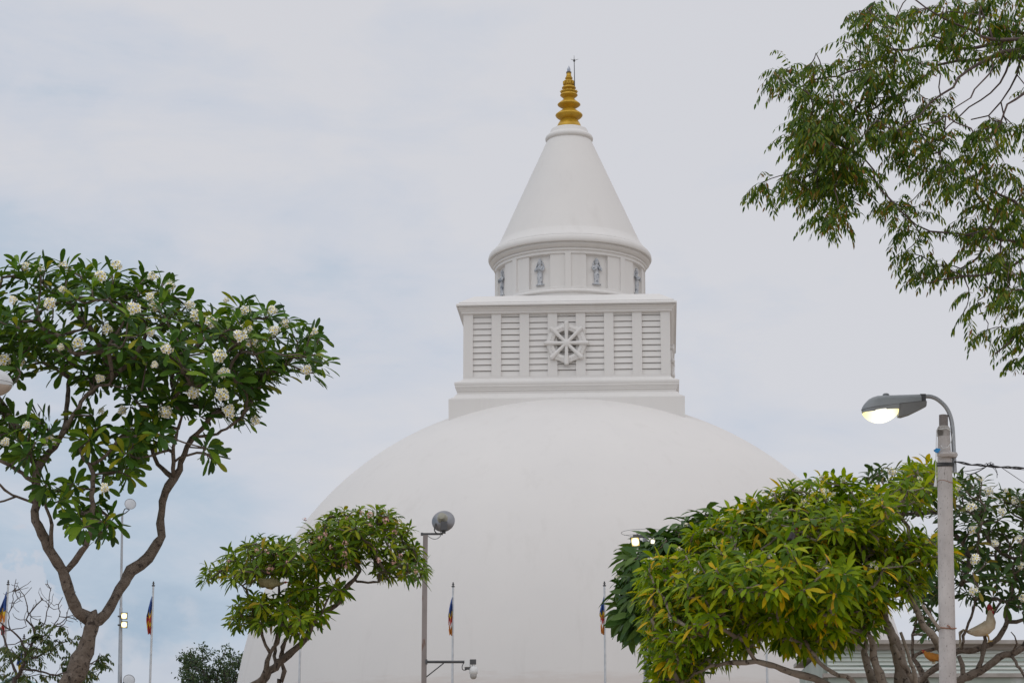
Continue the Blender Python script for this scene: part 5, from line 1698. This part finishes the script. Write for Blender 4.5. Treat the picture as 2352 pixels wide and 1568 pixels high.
# ------------------------------------------------------------------ fowl roosting in the trees
def fowl(name, label, foot, height, heading, cols, comb=1.0, pitch=0.0, tail=1.0, crouch=0.0, neck=1.0, fat=1.0):
    """one continuous body with tail, comb, wings and legs as parts; local +X is forward"""
    foot = np.asarray(foot, float)
    root = empty(name, foot, label, 'chicken', None)
    S = height / .78
    ch, sh = math.cos(heading), math.sin(heading)
    cp, spn = math.cos(pitch), math.sin(pitch)
    zc = .27 * (1 - crouch)

    def T(x, y, z):
        if x > .17:
            z0_ = z
            z = .37 + (z - .37) * neck
            x = x + max(0, z0_ - .37) * (1 - neck) * .55
        elif x < .1 and z > .2:
            z = .34 + (z - .34) * fat
            y = y * fat
        z = z - .34 + zc * .34 / .27 if z > .2 else z * (1 - crouch)
        xr, zr = x * cp - (z - .3) * spn, x * spn + (z - .3) * cp + .3
        return foot + S * np.array([xr * ch - y * sh, xr * sh + y * ch, zr])
    body, tailm, combm, legm = cols
    st = [(-.40, .40, .012, .02), (-.33, .385, .05, .06), (-.22, .35, .10, .105), (-.08, .325, .135, .145), (.06, .33, .14, .155), (.17, .375, .125, .15), (.225, .44, .105, .125), (.25, .52, .085, .10), (.275, .60, .066, .078), (.30, .655, .052, .056), (.335, .685, .042, .042), (.375, .68, .026, .026)]
    mb = MB()
    rings = []
    for i, (x, z, wy, wz) in enumerate(st):
        a = st[max(0, i - 1)]
        b_ = st[min(len(st) - 1, i + 1)]
        tx, tz = b_[0] - a[0], b_[1] - a[1]
        l = math.hypot(tx, tz)
        nx, nz = -tz / l, tx / l
        rings.append([T(x + nx * wz * math.sin(t), wy * math.cos(t), z + nz * wz * math.sin(t)) for t in np.arange(14) * math.pi / 7])
    mb.loft(rings)
    b0 = mb.build('body', body, root, smooth=3.14)
    mb = MB()
    for s_ in (-1, 1):
        mb.loft([[T(.12, s_ * .125, .40), T(.10, s_ * .155, .36), T(.12, s_ * .125, .29)], [T(-.05, s_ * .135, .42), T(-.06, s_ * .168, .355), T(-.04, s_ * .135, .27)], [T(-.24, s_ * .09, .40), T(-.25, s_ * .12, .355), T(-.22, s_ * .10, .30)], [T(-.36, s_ * .045, .37), T(-.365, s_ * .055, .36), T(-.35, s_ * .05, .345)]])
    mb.build('wings', body, root, smooth=SHARP)
    mb = MB()
    for k in range(9):
        sp_ = (k - 4) / 4.0
        base = (-.33, .02 * sp_, .40)
        up_ = .16 * tail * (1 - abs(sp_) * .5)
        pts = [base, (-.45, .06 * sp_, .42 + up_), (-.58, .10 * sp_, .40 + up_ * .9 - .05 * abs(sp_)), (-.70 * (.85 + .15 * tail), .10 * sp_, .30 - .10 * abs(sp_)), (-.76 * (.85 + .15 * tail), .11 * sp_, .19 - .1 * abs(sp_))]
        wd = [.03, .050, .052, .036, .006]
        mb.loft([[T(p_[0], p_[1] - w_, p_[2]), T(p_[0], p_[1], p_[2] + .012), T(p_[0], p_[1] + w_, p_[2]), T(p_[0], p_[1], p_[2] - .004)] for p_, w_ in zip(pts, wd)])
    mb.build('tail', tailm, root, smooth=SHARP)
    mb = MB()
    n = 6
    pts = []
    for k in range(n):
        t = k / (n - 1)
        x = .27 + .12 * t
        pts.append(T(x, 0, .71 + comb * (.035 + .06 * math.sin(math.pi * (t * .8 + .1))) + (.018 if k % 2 else 0) * comb))
    bt = [T(.27 + .12 * k / (n - 1), 0, .69) for k in range(n)]
    th_ = S * .012 * np.array([-sh, ch, 0])
    mb.loft([[a + th_, b_ + th_, b_ - th_, a - th_] for a, b_ in zip(pts, bt)])
    mb.build('comb', combm, root, smooth=SHARP)
    mb = MB()
    for s_ in (-1, 1):
        mb.tube([T(.355, .018 * s_, .665), T(.36, .024 * s_, .625), T(.352, .022 * s_, .585)], [.014 * S, .024 * S * comb ** .5, .008 * S], 8)
        mb.tube([T(.335, .030 * s_, .69), T(.335, .045 * s_, .682)], [.026 * S, .012 * S], 8)
    mb.build('wattles', combm, root, smooth=SHARP)
    mb = MB()
    mb.tube([T(.365, 0, .682), T(.40, 0, .678), T(.432, 0, .662)], [.02 * S, .014 * S, .002 * S], 8)
    mb.build('beak', legm, root, smooth=SHARP)
    for s_ in (-1, 1):
        mb = MB()
        mb.tube([T(.0, .06 * s_, .24), T(.035, .06 * s_, .13), T(.01, .06 * s_, .02)], [.035 * S, .016 * S, .012 * S], 7)
        for ta in (-.5, 0, .5, math.pi):
            l = .085 if ta < 3 else .04
            mb.tube([T(.01, .06 * s_, .018), T(.01 + l * .6 * math.cos(ta), .06 * s_ + l * .6 * math.sin(ta), .014), T(.01 + l * math.cos(ta), .06 * s_ + l * math.sin(ta), -.004)], [.011 * S, .009 * S, .004 * S], 5)
        mb.build('leg', legm, root, smooth=SHARP)
    return root


m_cream = surf('cream_feathers', (0.50, 0.40, 0.27), (0.64, 0.55, 0.42), 12, .8, bump=.3)
m_buff = surf('buff_feathers', (0.20, 0.17, 0.08), (0.29, 0.25, 0.13), 12, .8, bump=.3)
m_orange = surf('orange_feathers', (0.46, 0.17, 0.025), (0.62, 0.28, 0.05), 12, .8, bump=.3)
m_blackf = surf('black_feathers', (0.010, 0.008, 0.009), (0.03, 0.018, 0.015), 12, .6)
m_brownf = surf('brown_feathers', (0.05, 0.022, 0.012), (0.10, 0.04, 0.02), 12, .7)
m_comb = surf('red_comb', (0.30, 0.015, 0.02), (0.42, 0.03, 0.03), 12, .6)
m_combred = surf('bright_red_comb', (0.55, 0.02, 0.02), (0.65, 0.04, 0.04), 12, .6)
m_legy = surf('yellow_leg', (0.46, 0.30, 0.10), (0.55, 0.38, 0.14), 12, .6)
fowl('rooster', 'cream rooster with dark red comb standing on a branch right of the lamp pole', P(2262, 1476, YE - .0), M(74, YE), math.radians(-4), (m_cream, m_cream, m_comb, m_legy), 1.3, math.radians(20), .4, fat=1.1)
fowl('hen', 'orange hen perched on a thick branch just left of the lamp pole', P(2146, 1524, YE + .25), M(52, YE), math.radians(200), (m_orange, m_orange, m_comb, m_legy), .5, 0, .3, .4, neck=.6, fat=1.2)
fowl('rooster', 'black tailed rooster with bright red comb and pale neck deep in the bright frangipani', P(2030, 1312, YC - .25), M(60, YC), math.radians(8), (m_cream, m_blackf, m_combred, m_legy), 1.0, math.radians(-12), .8, .5, neck=.8)
fowl('hen', 'dark brown hen hidden among the upper leaves of the bright frangipani', P(1826, 1252, YC - 1.2), M(56, YC), math.radians(70), (m_brownf, m_blackf, m_comb, m_legy), .5, 0, .6, .5)
fowl('hen', 'buff hen resting on a branch inside the pink frangipani', P(622, 1352, YB - .45), M(58, YB), math.radians(0), (m_buff, m_buff, m_comb, m_legy), .4, math.radians(-8), -.2, .62, neck=.35, fat=1.45)
